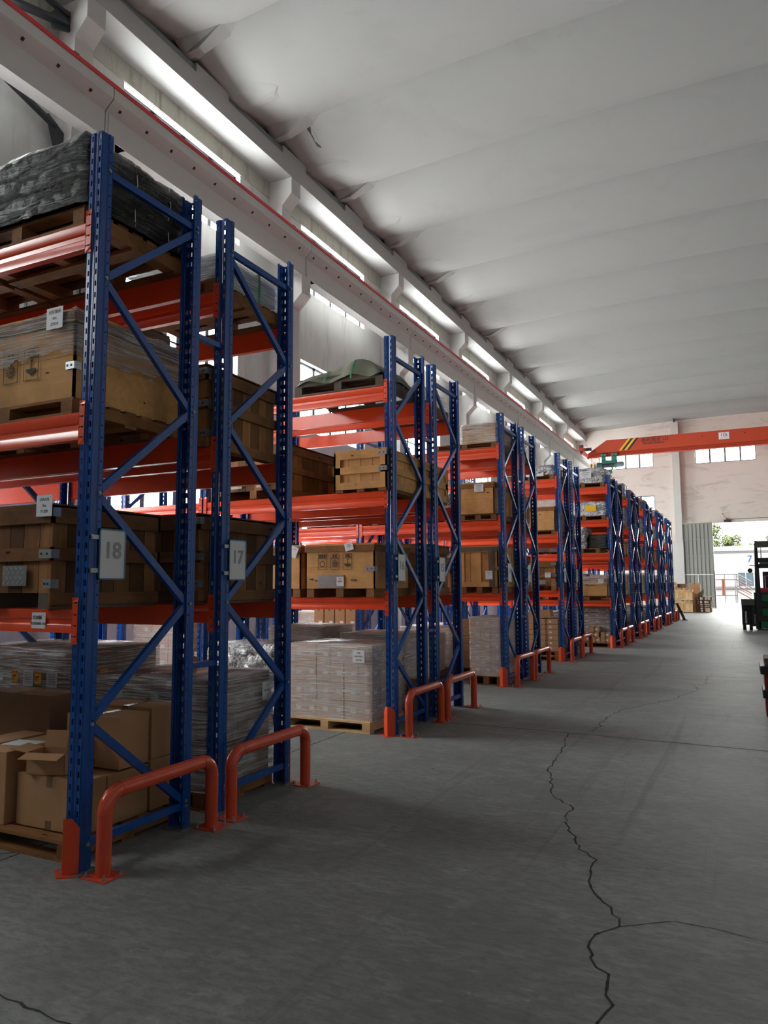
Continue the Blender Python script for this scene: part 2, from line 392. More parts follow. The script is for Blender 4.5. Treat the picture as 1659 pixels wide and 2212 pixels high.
# windows
def window(i, axis, p, a0, a1, z0, z1, rows=1, thick=.06):
    mb = MB(); f = .06
    def bx(u0, u1, v0, v1):
        if axis == 'x': mb.box(p, p+thick, u0, u1, v0, v1)
        else: mb.box(u0, u1, p, p+thick, v0, v1)
    bx(a0, a1, z0, z0+f); bx(a0, a1, z1-f, z1); bx(a0, a0+f, z0, z1); bx(a1-f, a1, z0, z1)
    for k in (1, 2, 3):
        c_ = a0+(a1-a0)*k/4; bx(c_-.055, c_+.055, z0, z1)
    for r_ in range(1, rows):
        c_ = z0+(z1-z0)*r_/rows; bx(a0, a1, c_-.02, c_+.02)
    o = struct('window_%d' % i, mb, WINFRAME)
    mb = MB()
    if axis == 'x': mb.box(p+thick*.4, p+thick*.6, a0+f, a1-f, z0+f, z1-f)
    else: mb.box(a0+f, a1-f, p+thick*.4, p+thick*.6, z0+f, z1-f)
    obj('pane', mb, GLASS, o)
i = 1
for y in BAYS[1:-1]:
    for z0, z1 in WZ:
        window(i, 'x', XL-.2, y+1.42, y+4.88, z0, z1, 2 if z0 < 8 else 2); i += 1
        portal(XL-.31, y+3.15, (z0+z1)/2, (0, math.radians(-90), 0), z1-z0, 3.46)
for a, b, z0, z1 in holesF[:-1]:
    window(i, 'y', YF+.12, a, b, z0, z1, 2 if z0 < 8 else 1); i += 1
    portal((a+b)/2, YF+.31, (z0+z1)/2, (math.radians(-90), 0, 0), b-a, z1-z0)
for y in BAYS[2:-1]:
    window(i, 'x', XL-.2, y+1.42, y+4.88, LOW[0], LOW[1], 2); i += 1
    portal(XL-.31, y+3.15, sum(LOW)/2, (0, math.radians(-90), 0), LOW[1]-LOW[0], 3.46)
for a, b, z0, z1 in holesB:
    window(i, 'y', YB-.2, a, b, z0, z1, 2); i += 1
    portal((a+b)/2, YB-.31, (z0+z1)/2, (math.radians(90), 0, 0), b-a, z1-z0)
portal(2.85, YF+.31, 2.63, (math.radians(-90), 0, 0), 5.8, 5.27)

# ceiling of ribbed shells, 3 m pitch
def zs(x): return 11.86+.33*(1-((x-3.05)/9.2)**2)
AMP = -.34
def amp(x): return -.22-.13*min(1, max(0, min(x+6.15, XR-.35-x)-.3)/1.5)
def shell_z(x, y):
    t = ((y-10.25)/3.0) % 1.0
    return zs(x)+amp(x)*4*t*(1-t)
mb = MB(); NX, NT = 30, 14
x0c, x1c = -6.15, XR-.35
for k in range(-7, 14):
    ys = [10.25+3*k+3*j/NT for j in range(NT+1)]
    ys = [y for y in ys if y <= YF+.01]
    if ys[-1] < YF and k == 13: ys.append(YF)
    base = len(mb.v)
    for iy, y in enumerate(ys):
        t = (y-(10.25+3*k))/3.0
        for ix in range(NX+1):
            x = x0c+(x1c-x0c)*ix/NX; mb.v.append((x, y, zs(x)+amp(x)*4*t*(1-t)))
    for iy in range(len(ys)-1):
        for ix in range(NX):
            a = base+iy*(NX+1)+ix; mb.f.append((a, a+NX+1, a+NX+2, a+1)); mb.m.append(0)
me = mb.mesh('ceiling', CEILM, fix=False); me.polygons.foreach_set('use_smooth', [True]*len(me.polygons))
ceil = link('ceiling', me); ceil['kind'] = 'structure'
# end legs of the shells on the eave beam
mb = MB()
def leg(y, wt, xt, seam):
    X0 = -5.95
    zt = 0
    ztip = shell_z(xt, y+.001)+.02
    b0, b1 = (X0, y-.07, 11.64), (X0, y+.07, 11.64)
    c0, c1 = (X0+.40, y-.09, 11.655), (X0+.40, y+.09, 11.655)
    t0, t1 = (X0, y-wt, shell_z(X0, y-wt)+.02), (X0, y+wt, shell_z(X0, y+wt)+.02)
    e0, e1 = (xt, y-wt*.5, shell_z(xt, y-wt*.5)+.02), (xt, y+wt*.5, shell_z(xt, y+wt*.5)+.02)
    e = (xt+.35, y, shell_z(xt+.35, y)+.02)
    mb.poly([b0, b1, c1, c0]); mb.poly([c0, c1, e1, e0]); mb.poly([e0, e1, e]); mb.poly([b0, c0, e0, t0]); mb.poly([b1, t1, e1, c1]); mb.poly([b0, t0, t1, b1])
for k in range(-6, 14):
    ys_ = 10.25+3*k
    leg(ys_, .34, -4.95, True)
    if ys_+1.9 < YF:
        yc = ys_+1.5; P4 = [(-5.95, yc-.42), (-5.95, yc+.42), (-5.05, yc+.30), (-4.85, yc-.05), (-5.15, yc-.34)]
        lo = [(x, yc+(y-yc)*.55, shell_z(x, yc)-.055 if x < -5.8 else shell_z(x, yc)-.015) for x, y in P4]; hi = [(x+(.0 if x < -5.8 else .12), yc+(y-yc)*1.15, shell_z(x, yc+(y-yc)*1.15)+.01) for x, y in P4]
        mb.poly(lo)
        for q in range(5): mb.quad(lo[q], lo[(q+1) % 5], hi[(q+1) % 5], hi[q])
struct('ceiling_rib_end', mb, CEILM, ceil, fix=False)
mb = MB(); mb.box(XL-.3, XR+.3, YB-.3, YF+.3, 12.95, 13.05); struct('roof', mb, BEAMC)
mb = MB(); mb.box(XL-.3, -6.12, YB, YF+.3, 11.9, 12.96); mb.box(XR-.38, XR+.3, YB, YF+.3, 11.9, 12.96); struct('roof_edge', mb, BEAMC)
# damaged spots and dark gap on the ceiling
mb = MB(); mb.poly([(x, y, shell_z(x, y)-.006) for x, y in ((-5.22,13.36),(-5.08,13.36),(-5.10,13.7),(-5.17,14.05),(-5.24,13.95),(-5.20,13.6))]); struct('ceiling_gap', mb, DARKHOLE, ceil, fix=False)
# ------------------------------------------------------------------ pallet racks
PY = [3.00526, 6.94782, 10.90735, 14.81080, 18.41650, 21.65135, 24.96980, 28.42163, 31.74751]
XO = [0, 0, 0, 0, .415, .448, .482, .517, .551]
DEP, HP = .875, 4.22
def rowY(i): return PY[i//2] - .075 + (1.152 if i % 2 else 0)
def rowX(i): return XO[i//2]
LV3 = [0, 1.39, 2.50, 3.625]; LV4 = [0, 1.11, 2.26, 3.06, 3.87]
def levels(i): return LV3 if i < 8 else LV4
BAY = 2.45
def solid(mb, name, mats, th):
    me = bpy.data.meshes.new(name); me.from_pydata(mb.v, [], mb.f)
    for mt in mats: me.materials.append(mt)
    bm = bmesh.new(); bm.from_mesh(me); bmesh.ops.remove_doubles(bm, verts=bm.verts, dist=1e-5)
    bmesh.ops.recalc_face_normals(bm, faces=bm.faces)
    bmesh.ops.solidify(bm, geom=list(bm.faces), thickness=th); bmesh.ops.recalc_face_normals(bm, faces=bm.faces)
    bm.to_mesh(me); bm.free(); return me
def post_mesh():
    mb = MB(); pitch = .0682; n = int(HP/pitch); z1 = n*pitch
    def strip(a, b, hole=None):
        if not hole: mb.quad((*a, 0), (*b, 0), (*b, z1), (*a, z1)); return
        hw, hh = hole; a, b = Vector(a), Vector(b); L_ = (b-a).length; c = (a+b)/2; d = (b-a)/L_
        p, q = c-d*hw/2, c+d*hw/2
        for i in range(n):
            lo, hi = i*pitch, (i+1)*pitch; m0, m1 = (lo+hi)/2-hh/2, (lo+hi)/2+hh/2
            A, B, C, D = (*a, lo), (*b, lo), (*b, hi), (*a, hi); E_, F_, G_, H_ = (*p, m0), (*q, m0), (*q, m1), (*p, m1)
            mb.quad(A, B, F_, E_); mb.quad(B, C, G_, F_); mb.quad(C, D, H_, G_); mb.quad(D, A, E_, H_)
    pts = [(-.091,.075),(-.106,.075),(-.106,.047),(-.099,.042),(-.099,0),(-.066,0),(-.060,.008),(-.046,.008),(-.040,0),(-.007,0),(-.007,.042),(0,.047),(0,.075),(-.015,.075)]
    holes = {1: (.008,.010), 4: (.012,.032), 8: (.012,.032), 11: (.008,.010)}
    for i in range(len(pts)-1): strip(pts[i], pts[i+1], holes.get(i))
    return solid(mb, 'post', [BLUE], .0022)
POST = post_mesh()
mb = MB(); mb.box(-.13, .03, -.03, .11, 0, .008); FOOT = mb.mesh('base_plate', ZINC)
def beam_mesh(h):
    mb = MB(); x0, x1 = -BAY+.002, -.107
    k = h/.15
    pr = [(0,0),(0,.048*k),(.004,.054*k),(.009,.058*k),(.009,.082*k),(.004,.086*k),(0,.092*k),(0,.143*k),(.007,.15*k),(.045,.15*k),(.045,0)]
    mb.prism([(a, b-h) for a, b in pr], 'x', x0, x1)
    return mb.mesh('beam', ORANGE, smooth=True)
BEAM = {.13: beam_mesh(.13), .16: beam_mesh(.16)}
def conn_mesh():
    mb = MB(); pr = [-.19, -.155, -.145, -.095, -.085, -.035, -.025, .03, .04, .065]
    x0, x1, xa, xb = -.106, -.066, -.092, -.078
    for i in range(len(pr)-1):
        if i % 2 == 0: mb.quad((x0,0,pr[i]), (x1,0,pr[i]), (x1,0,pr[i+1]), (x0,0,pr[i+1]))
        else:
            mb.quad((x0,0,pr[i]), (xa,0,pr[i]), (xa,0,pr[i+1]), (x0,0,pr[i+1])); mb.quad((xb,0,pr[i]), (x1,0,pr[i]), (x1,0,pr[i+1]), (xb,0,pr[i+1]))
    mb.quad((x0,0,pr[0]), (x0,0,pr[-1]), (x0,.04,pr[-1]), (x0,.04,pr[0]))
    return solid(mb, 'connector', [ORANGE], .0035)
CONN = conn_mesh()
_bc = {}
def brace_mesh(y0, z0, y1, z1):
    key = (round(y1-y0, 3), round(z1-z0, 3))
    if key not in _bc:
        d = Vector((0, y1-y0, z1-z0)); Ln = d.length; mb = MB()
        R = d.to_track_quat('Z', 'X').to_matrix().to_4x4()
        # open channel: web towards +X side
        ang = math.atan2(d.z, d.y); R = Matrix.Rotation(ang, 4, 'X')
        mb.box(-.004, 0, -.01, Ln+.01, -.022, .022, 0, R); mb.box(-.030, -.004, -.01, Ln+.01, .0195, .022, 0, R); mb.box(-.030, -.004, -.01, Ln+.01, -.022, -.0195, 0, R)
        _bc[key] = mb.mesh('brace', BLUE)
    return _bc[key]
mb = MB(); mb.tube([(0,0,0),(.007,0,0)], .011, 6); mb.tube([(.007,0,0),(.013,0,0)], .006, 8); BOLT = mb.mesh('bolt', ZINC, smooth=True)
NFA = [3.93, 3.286, 2.036, .770, .14]; NRA = [3.94, 2.66, 1.40, .14]
def rack(i):
    Y0, X0 = rowY(i), rowX(i)
    sign = ' with number sign %d' % (18-i) if i < 4 else ''
    lab = 'blue and orange pallet rack%s, %s from the viewer' % (sign, ORD[i] + ' rack')
    if i == 0: lab = 'blue and orange pallet rack with number sign 18, first and nearest rack'
    t = thing('pallet_rack', lab, 'pallet rack', (X0, Y0, 0), 0, 'pallet racks standing in pairs along the aisle')
    nb = 2
    for f in range(nb+1):
        xf = -BAY*f
        link('post', POST, t, (xf, 0, 0)); link('base_plate', FOOT, t, (xf, 0, 0))
        link('post', POST, t, (xf-.106, DEP, 0), (0, 0, math.pi)); link('base_plate', FOOT, t, (xf-.106, DEP, 0), (0, 0, math.pi))
        yf_, yr_ = .055, DEP-.055
        A, B = (NFA, NRA) if i % 2 == 0 else (NRA, NFA)
        segs = [(yf_, 3.935, yr_, 3.935), (yf_, .14, yr_, .14)]
        if i % 2 == 0: zig = [(yr_,3.90),(yf_,3.286),(yr_,2.66),(yf_,2.036),(yr_,1.40),(yf_,.770),(yr_,.17)]
        else: zig = [(yf_,3.90),(yr_,3.286),(yf_,2.66),(yr_,2.036),(yf_,1.40),(yr_,.770),(yf_,.17)]
        for a, b in zip(zig, zig[1:]):
            a, b = (a, b) if a[0] < b[0] else (b, a); segs.append((a[0], a[1], b[0], b[1]))
        for s in segs: link('brace', brace_mesh(*s), t, (xf-.012, s[0], s[1]))
        if f == 0 and i < 8:
            for (yy, zz) in zig + [(yf_, 3.935), (yr_, 3.935), (yf_, .14), (yr_, .14)]:
                link('bolt', BOLT, t, (.001, yy+(.006 if yy > .4 else -.001), zz))
    for b in range(nb):
        for lv, z in enumerate(levels(i)[1:]):
            h = .13 if lv == 0 else .16
            for back in (0, 1):
                xb = -BAY*b
                o = link('beam', BEAM[h], t)
                if back: o.location = (xb-BAY-.106, DEP, z); o.rotation_euler = (0, 0, math.pi)
                else: o.location = (xb, 0, z)
                c1 = link('connector', CONN, o, (0, -.004, 0))
                c2 = link('connector', CONN, o, (-BAY-.106, -.004, 0)); c2.scale = (-1, 1, 1)
    if i % 2 == 0:
        for z in (3.21, .995):
            mb = MB(); mb.box(-.075, -.030, DEP+.001, 1.151, z-.018, z+.018); obj('row_spacer', mb, BLUE, t)
    return t
for i in range(18): rack(i)

# sheet holders with row numbers
def number_sign(i, num):
    X0, Y0 = rowX(i), rowY(i)
    t = thing('number_sign', 'white number sheet%s in blue frame on the %s rack' % (' reading %s' % num if i < 4 else '', ORD[i]), 'sign', (X0+.012, Y0+.052, 1.552), 0, 'row number signs')
    mb = MB(); mb.box(0, .004, 0, .195, 0, .285); obj('sheet', mb, PAPER, t)
    mb = MB()
    for a in ((0,.195,0,.008),(0,.195,.277,.285),(0,.008,0,.285),(.187,.195,0,.285)): mb.box(-.002, .009, a[0], a[1], a[2], a[3])
    obj('frame', mb, SIGNBLUE, t)
    mb = MB(); mb.box(.0085, .0095, .008, .187, .008, .277); obj('clear_cover', mb, COVER, t)
    for z in (.05, .235):
        mb = MB(); mb.box(-.010, .004, -.045, .004, z-.012, z+.012); obj('clip', mb, ZINC, t)
    if num: text('numeral', num, .128, NUMGREY, t, (.0055, .098, .160), SIDE, .0006, 1.02, .0035)
SIGNBLUE = mat('turquoise_plastic_frame', (.01,.13,.26), .35); NUMGREY = mat('grey_numerals', (.10,.11,.12), .6)
COVER = bpy.data.materials.new('clear_plastic_cover'); COVER.use_nodes = True
p_ = P(COVER); p_.inputs['Base Color'].default_value = (.8,.8,.8,1); p_.inputs['Alpha'].default_value = .16; p_.inputs['Roughness'].default_value = .08
bump(COVER, noise(COVER, coord(COVER, (1,1,1)), 9, 2), .6, .02)
for i in range(18): number_sign(i, str(18-i))

# orange post guards and hoop guard rails
def post_guard(i, rear):
    X0, Y0 = rowX(i), rowY(i)
    t = thing('post_guard', 'orange steel post protector at the foot of the %s rack, %s side' % (ORD[i], 'far' if rear else 'near'), 'post protector', (X0-.065, Y0+(DEP+.045 if rear else -.045), 0), math.pi if rear else 0, 'orange post protectors')
    mb = MB(); h = .29
    mb.prism([(0,0),(.078,0),(.078,h-.05),(.04,h),(0,h)], 'y', -.004, 0); v = []
    Rr = Matrix.Rotation(math.radians(40), 4, 'Z'); mb.v = [tuple(Rr @ Vector(p)) for p in mb.v]
    mb2 = MB(); mb2.prism([(0,0),(-.078,0),(-.078,h-.05),(-.04,h),(0,h)], 'y', -.004, 0)
    Rl = Matrix.Rotation(math.radians(-40), 4, 'Z'); mb2.v = [tuple(Rl @ Vector(p)) for p in mb2.v]
    k = len(mb.v); mb.v += mb2.v; mb.f += [tuple(a+k for a in f) for f in mb2.f]; mb.m += mb2.m
    obj('shield', mb, ORANGE, t)
    mb = MB(); mb.prism([(0,-.04),(.10,.03),(.085,.09),(0,.005),(-.085,.09),(-.10,.03)], 'z', 0, .006); obj('foot_plate', mb, GUARD, t)
def guard_rail(i):
    X0, Y0 = rowX(i)+.13, rowY(i)
    y0, y1 = (Y0+.045, Y0+.92) if i % 2 == 0 else (Y0-.035, Y0+.88)
    t = thing('guard_rail', 'orange tube hoop guard rail in front of the %s rack upright' % ORD[i], 'guard rail', (X0, y0, 0), 0, 'orange hoop guard rails')
    Ld = y1-y0; H = .42; R = .10; mb = MB()
    path = [(0,0,.006),(0,0,.2),(0,0,H-R)] + [(0, R-R*math.cos(a), H-R+R*math.sin(a)) for a in [math.pi/2*k/8 for k in range(1, 9)]]
    path += [(0, Ld-R, H)] + [(0, Ld-R+R*math.sin(a), H-R+R*math.cos(a)) for a in [math.pi/2*k/8 for k in range(1, 9)]] + [(0, Ld, .2), (0, Ld, .006)]
    mb.tube(path, .040, 20); obj('tube', mb, GUARD, t, smooth=True)
    mb = MB()
    for yy, zz, ax in ((0, H-R, 'z'), (R, H, 'y'), (Ld-R, H, 'y'), (Ld, H-R, 'z')):
        d = Vector((0,0,.003)) if ax == 'z' else Vector((0,.003,0)); c = Vector((0, yy, zz)); mb.tube([c-d, c+d], .0425, 20)
    obj('weld_bead', mb, GUARD, t, smooth=True)
    for yy in (0, Ld):
        mb = MB(); mb.box(-.085, .085, yy-.075, yy+.075, 0, .007); bp = obj('base_plate', mb, GUARD, t)
        for sx, sy in ((-1,-1),(1,-1),(-1,1),(1,1)):
            mb = MB(); c = (sx*.063, yy+sy*.055)
            mb.tube([(c[0],c[1],.007),(c[0],c[1],.018)], .012, 6); mb.tube([(c[0],c[1],.018),(c[0],c[1],.034)], .006, 8); obj('anchor_bolt', mb, ZINC, bp, smooth=True)
for i in range(18):
    guard_rail(i)
    if i % 2 == 0: post_guard(i, False)
    else: post_guard(i, True)

# ------------------------------------------------------------------ load builders
def shelfname(i, lv):
    n = len(levels(i))-1
    if lv == 0: return 'on the floor'
    return 'on the %s beams' % (['lowest','middle','top'] if n == 3 else ['lowest','second','third','top'])[lv-1]
def where(i, lv, slot): return '%s, %s rack, %s' % (shelfname(i, lv), ORD[i], ['aisle end','deeper in','far end','deepest place'][slot])
PG = 'wooden pallets under the loads'
_pm = {}
def pallet(x0, x1, y0, y1, z, label, wd='mid', h=.12, group=PG):
    """decked pallet, stringers run along y"""
    t = thing('wooden_pallet', label, 'pallet', ((x0+x1)/2, (y0+y1)/2, z), 0, group)
    w_, d_ = x1-x0, y1-y0; key = (round(w_, 2), round(d_, 2), wd, h)
    if key not in _pm:
        Wm = {'mid': W_MID, 'dark': W_GREY, 'pale': W_PALE}[wd]
        a = MB(); n = 7; g = w_/2
        for k in range(n):
            yc = -d_/2+.05+(d_-.10)*k/(n-1); a.box(-g, g, yc-.045, yc+.045, h-.018, h)
        b = MB()
        b.box(-.045, .045, -d_/2, d_/2, .018, h-.018)
        c = MB()
        for k in range(3):
            yc = -d_/2+.05+(d_-.10)*k/2; c.box(-g, g, yc-.05, yc+.05, 0, .018)
        _pm[key] = (a.mesh('deck', Wm['x']), b.mesh('stringer', Wm['y']), c.mesh('bottom_board', Wm['x']))
    for nme, me in zip(('deck','stringer','bottom_board'), _pm[key]):
        if nme == 'stringer':
            for k in range(3): link(nme, me, t, (-w_/2+.045+(w_-.09)*k/2, 0, 0))
        else: link(nme, me, t)
    return t
def boards(mb, face, w_, d_, z0, z1, bw=.11, th=.018, vertical=True):
    """planks on one face of a box centred at the origin"""
    half = {'f': d_/2, 'b': d_/2, 'r': w_/2, 'l': w_/2}[face]; span = w_ if face in 'fb' else d_
    def put(u0, u1, a, b):
        if face == 'f': mb.box(u0, u1, -half, -half+th, a, b)
        elif face == 'b': mb.box(u0, u1, half-th, half, a, b)
        elif face == 'r': mb.box(half-th, half, u0, u1, a, b)
        else: mb.box(-half, -half+th, u0, u1, a, b)
    if vertical:
        n = max(2, round(span/bw)); e = [-span/2]
        for k in range(1, n): e.append(-span/2+span*k/n+random.uniform(-.015, .015))
        e.append(span/2)
        for a, b in zip(e, e[1:]): put(a+.0025, b-.0025, z0, z1)
    else:
        n = max(1, round((z1-z0)/bw))
        for k in range(n): put(-span/2, span/2, z0+(z1-z0)*k/n+.001, z0+(z1-z0)*(k+1)/n-.001)
def batten(mb, face, w_, d_, u0, u1, z0, z1, th=.018):
    if face == 'f': mb.box(u0, u1, -d_/2-th, -d_/2, z0, z1)
    elif face == 'b': mb.box(u0, u1, d_/2, d_/2+th, z0, z1)
    elif face == 'r': mb.box(w_/2, w_/2+th, u0, u1, z0, z1)
    else: mb.box(-w_/2-th, -w_/2, u0, u1, z0, z1)
def stencil(kinds, x, z, s, parent, y, mt=None):
    """row of framed handling marks on the front of a crate"""
    for k, kd in enumerate(kinds):
        mb = MB(); xc = x+k*s*1.45; t_ = .004; y0, y1 = y-.0015, y
        def seg(a, b, wd=t_):
            a, b = Vector(a), Vector(b); d = (b-a).normalized(); n = Vector((-d.y, d.x))*wd/2
            mb.prism([tuple(a+n), tuple(b+n), tuple(b-n), tuple(a-n)], 'y', y0, y1)
        hw, hh = s*.5, s*.78
        seg((xc-hw, z-hh), (xc+hw, z-hh)); seg((xc-hw, z+hh), (xc+hw, z+hh)); seg((xc-hw, z-hh), (xc-hw, z+hh)); seg((xc+hw, z-hh), (xc+hw, z+hh)); seg((xc-hw, z+hh*.42), (xc+hw, z+hh*.42), .005)
        for q in range(3 if kd == 'ring' else 2):
            cx = xc+(q-(1 if kd == 'ring' else .5))*s*.28
            for zz in (.55, .7, .85): seg((cx-s*.1, z+hh*zz), (cx+s*.1, z+hh*zz), .006)
            seg((cx, z+hh*.5), (cx, z+hh*.92), .006); seg((cx-s*.09, z+hh*.52), (cx-s*.09, z+hh*.9), .004)
        zc = z-hh*.28
        if kd == 'sun':
            for q in range(12):
                a = math.pi*2*q/12; seg((xc+math.cos(a)*s*.16, zc+math.sin(a)*s*.16), (xc+math.cos(a)*s*.33, zc+math.sin(a)*s*.33), .006)
            mb.prism([(xc+math.cos(a)*s*.09, zc+math.sin(a)*s*.09) for a in [math.pi*2*q/10 for q in range(10)]], 'y', y0, y1)
            mb.prism([(xc+math.cos(a)*s*.06, zc+s*.38+math.sin(a)*s*.06) for a in [math.pi*2*q/8 for q in range(8)]], 'y', y0, y1)
        elif kd == 'ring':
            for q in range(9):
                a = math.pi*2*q/9; seg((xc+math.cos(a)*s*.26, zc+math.sin(a)*s*.26), (xc+math.cos(a+.4)*s*.30, zc+math.sin(a+.4)*s*.30), .012)
        else:
            mb.prism([(xc-s*.36, zc), (xc-s*.30, zc-s*.14), (xc-s*.12, zc-s*.25), (xc, zc-s*.33), (xc+s*.12, zc-s*.25), (xc+s*.30, zc-s*.14), (xc+s*.36, zc)], 'y', y0, y1)
            seg((xc, zc), (xc, zc+s*.40), .008); seg((xc, zc+s*.40), (xc+s*.07, zc+s*.45), .008); seg((xc+s*.07, zc+s*.45), (xc+s*.09, zc+s*.36), .008)
        obj('stencil_mark', mb, mt or STENCIL, parent)
def bracket(parent, x, y, z, wd=.10, ht=.05, legx=.05):
    """steel angle plate over a vertical corner at (x, y), legs along -x and +y"""
    mb = MB(); mb.box(x-wd, x+.002, y-.003, y, z-ht/2, z+ht/2); mb.box(x, x+.003, y-.003, y+legx, z-ht/2, z+ht/2)
    for a in (-.8, -.35): mb.box(x+wd*a-.006, x+wd*a+.006, y-.005, y, z-.006, z+.006, 1)
    obj('corner_bracket', mb, [ZINC, DARKHOLE], parent)
def tread_plate(parent, x0, x1, z0, z1, y):
    mb = MB(); mb.box(x0, x1, y-.003, y, z0, z1); s = .038
    zz = z0+s*.5; r_ = 0
    while zz < z1-s*.3:
        xx = x0+s*.5+(s*.5 if r_ % 2 else 0)
        while xx < x1-s*.3:
            a = math.radians(40 if r_ % 2 else -40)
            R = Matrix.Translation((xx, y-.003, zz)) @ Matrix.Rotation(a, 4, 'Y'); mb.box(-.012, .012, -.002, 0, -.003, .003, 1, R); xx += s
        zz += s*.7; r_ += 1
    obj('tread_plate', mb, [PLATE, PLATE2], parent)
def note(parent, x, z, y, w_=.15, h=.13, lines=('',), rot=0, size=.03, side=False):
    mb = MB(); mb.box(-w_/2, w_/2, -.0015, 0, -h/2, h/2)
    o = obj('paper_note', mb, PAPER, parent, (x, y, z) if not side else (y, x, z), (0, rot, math.pi/2 if side else 0)); o['label'] = 'white handwritten paper note'
    for k, s in enumerate(lines):
        if s: text('handwriting', s, size, INK, o, (0, -.002, h*.28-k*h*.28), FRONT, .0004)
    return o
def scrawl(mb_w, mb_h, k):
    return ''
def pieces(name, mb, mt, t, split):
    if not split: obj(name, mb, mt, t); return
    for q in range(len(mb.v)//8):
        a = MB(); a.v = mb.v[q*8:q*8+8]; a.f = [tuple(i-q*8 for i in f) for f in mb.f[q*6:q*6+6]]; a.m = mb.m[q*6:q*6+6]; obj(name, a, mt, t)
def crate(x0, x1, y0, y1, z0, z1, style, label, group='wooden crates on the racks', detail=2, skid=.09, mid='v'):
    w_, d_, H = x1-x0, y1-y0, z1-z0
    t = thing('wooden_crate', label, 'crate', ((x0+x1)/2, (y0+y1)/2, z0), 0, group)
    Wm = {'dark': W_DARK, 'brown': W_MID, 'ply': W_LIGHT, 'pale': W_PALE, 'panel': W_LIGHT, 'grey': W_GREY}[style]
    sk = skid
    if sk:
        mb = MB()
        for k in range(3):
            xc = -w_/2+.06+(w_-.12)*k/2; mb.box(xc-.045, xc+.045, -d_/2+.01, d_/2-.01, 0, sk)
        pieces('skid', mb, W_GREY['y'] if style in ('dark','grey') else W_MID['y'], t, detail > 0)
    mb = MB(); th = .018
    if style in ('dark', 'brown', 'grey'):
        for f in 'fbrl': boards(mb, f, w_-2*th, d_-2*th, sk, H-.02)
        obj('side_boards', mb, Wm['z'], t)
        mb = MB(); ww, dd = w_-2*th, d_-2*th
        for zc, hh in ((H-.06, .10), (H*.52, .075)):
            for f in 'fb': batten(mb, f, ww, dd, -w_/2, w_/2, zc-hh/2, zc+hh/2)
        for f in 'fb': batten(mb, f, ww, dd, -w_/2, w_/2, sk-.02, sk+.05) if style == 'grey' else None
        pieces('batten', mb, Wm['x'], t, detail > 0)
        mb = MB()
        for zc, hh in ((H-.06, .10), (H*.52, .075), (sk*.5+.01, .07)):
            for f in 'rl': batten(mb, f, ww, dd, -d_/2, d_/2, zc-hh/2, zc+hh/2)
        pieces('batten', mb, Wm['y'], t, detail > 0)
    elif style in ('ply',):
        for f in 'fbrl': boards(mb, f, w_-2*.004, d_-2*.004, sk, H-.02, .22, .014, False)
        obj('side_boards', mb, Wm['x'], t)
        mb = MB(); ww, dd = w_-.008, d_-.008
        for f in 'fb': batten(mb, f, ww, dd, -w_/2, w_/2, H-.085, H-.02, .014)
        for f in 'rl': batten(mb, f, ww, dd, -d_/2, d_/2, H-.085, H-.02, .014)
        pieces('batten', mb, W_MID['x'], t, detail > 0)
    else:
        for f in 'fbrl': boards(mb, f, w_-2*th, d_-2*th, sk, H-.02, .16)
        obj('side_boards', mb, Wm['z'], t)
        ww, dd = w_-2*th, d_-2*th; mb = MB(); bw = .075
        for f in 'fbrl':
            sp = w_ if f in 'fb' else d_
            for zc in (sk+bw/2, H-.02-bw/2) + ((sk+(H-sk)*.48,) if mid == 'h' else ()): batten(mb, f, ww, dd, -sp/2, sp/2, zc-bw/2, zc+bw/2)
        pieces('batten', mb, Wm['x'], t, detail > 0)
        mb = MB()
        for f in 'fbrl':
            sp = w_ if f in 'fb' else d_
            for uc in ((-sp/2+bw/2, 0, sp/2-bw/2) if mid == 'v' else (-sp/2+bw/2, sp/2-bw/2)): batten(mb, f, ww, dd, uc-bw/2, uc+bw/2, sk+bw, H-.02-bw)
        pieces('batten', mb, Wm['z'], t, detail > 0)
    mb = MB(); n = max(3, round(d_/.14))
    for k in range(n): mb.box(-w_/2, w_/2, -d_/2+d_*k/n+.001, -d_/2+d_*(k+1)/n-.001, H-.02, H)
    obj('lid', mb, Wm['x'], t)
    if detail > 1:
        for zc in ((H-.05, H*.52) if style != 'ply' or skid else ()): bracket(t, w_/2, -d_/2, zc)
        if style in ('dark', 'brown'): bracket(t, w_/2, -d_/2, sk+.05, .06, .05)
    elif detail == 1: bracket(t, w_/2, -d_/2, H-.05, .09, .06)
    return t
_cm = {}
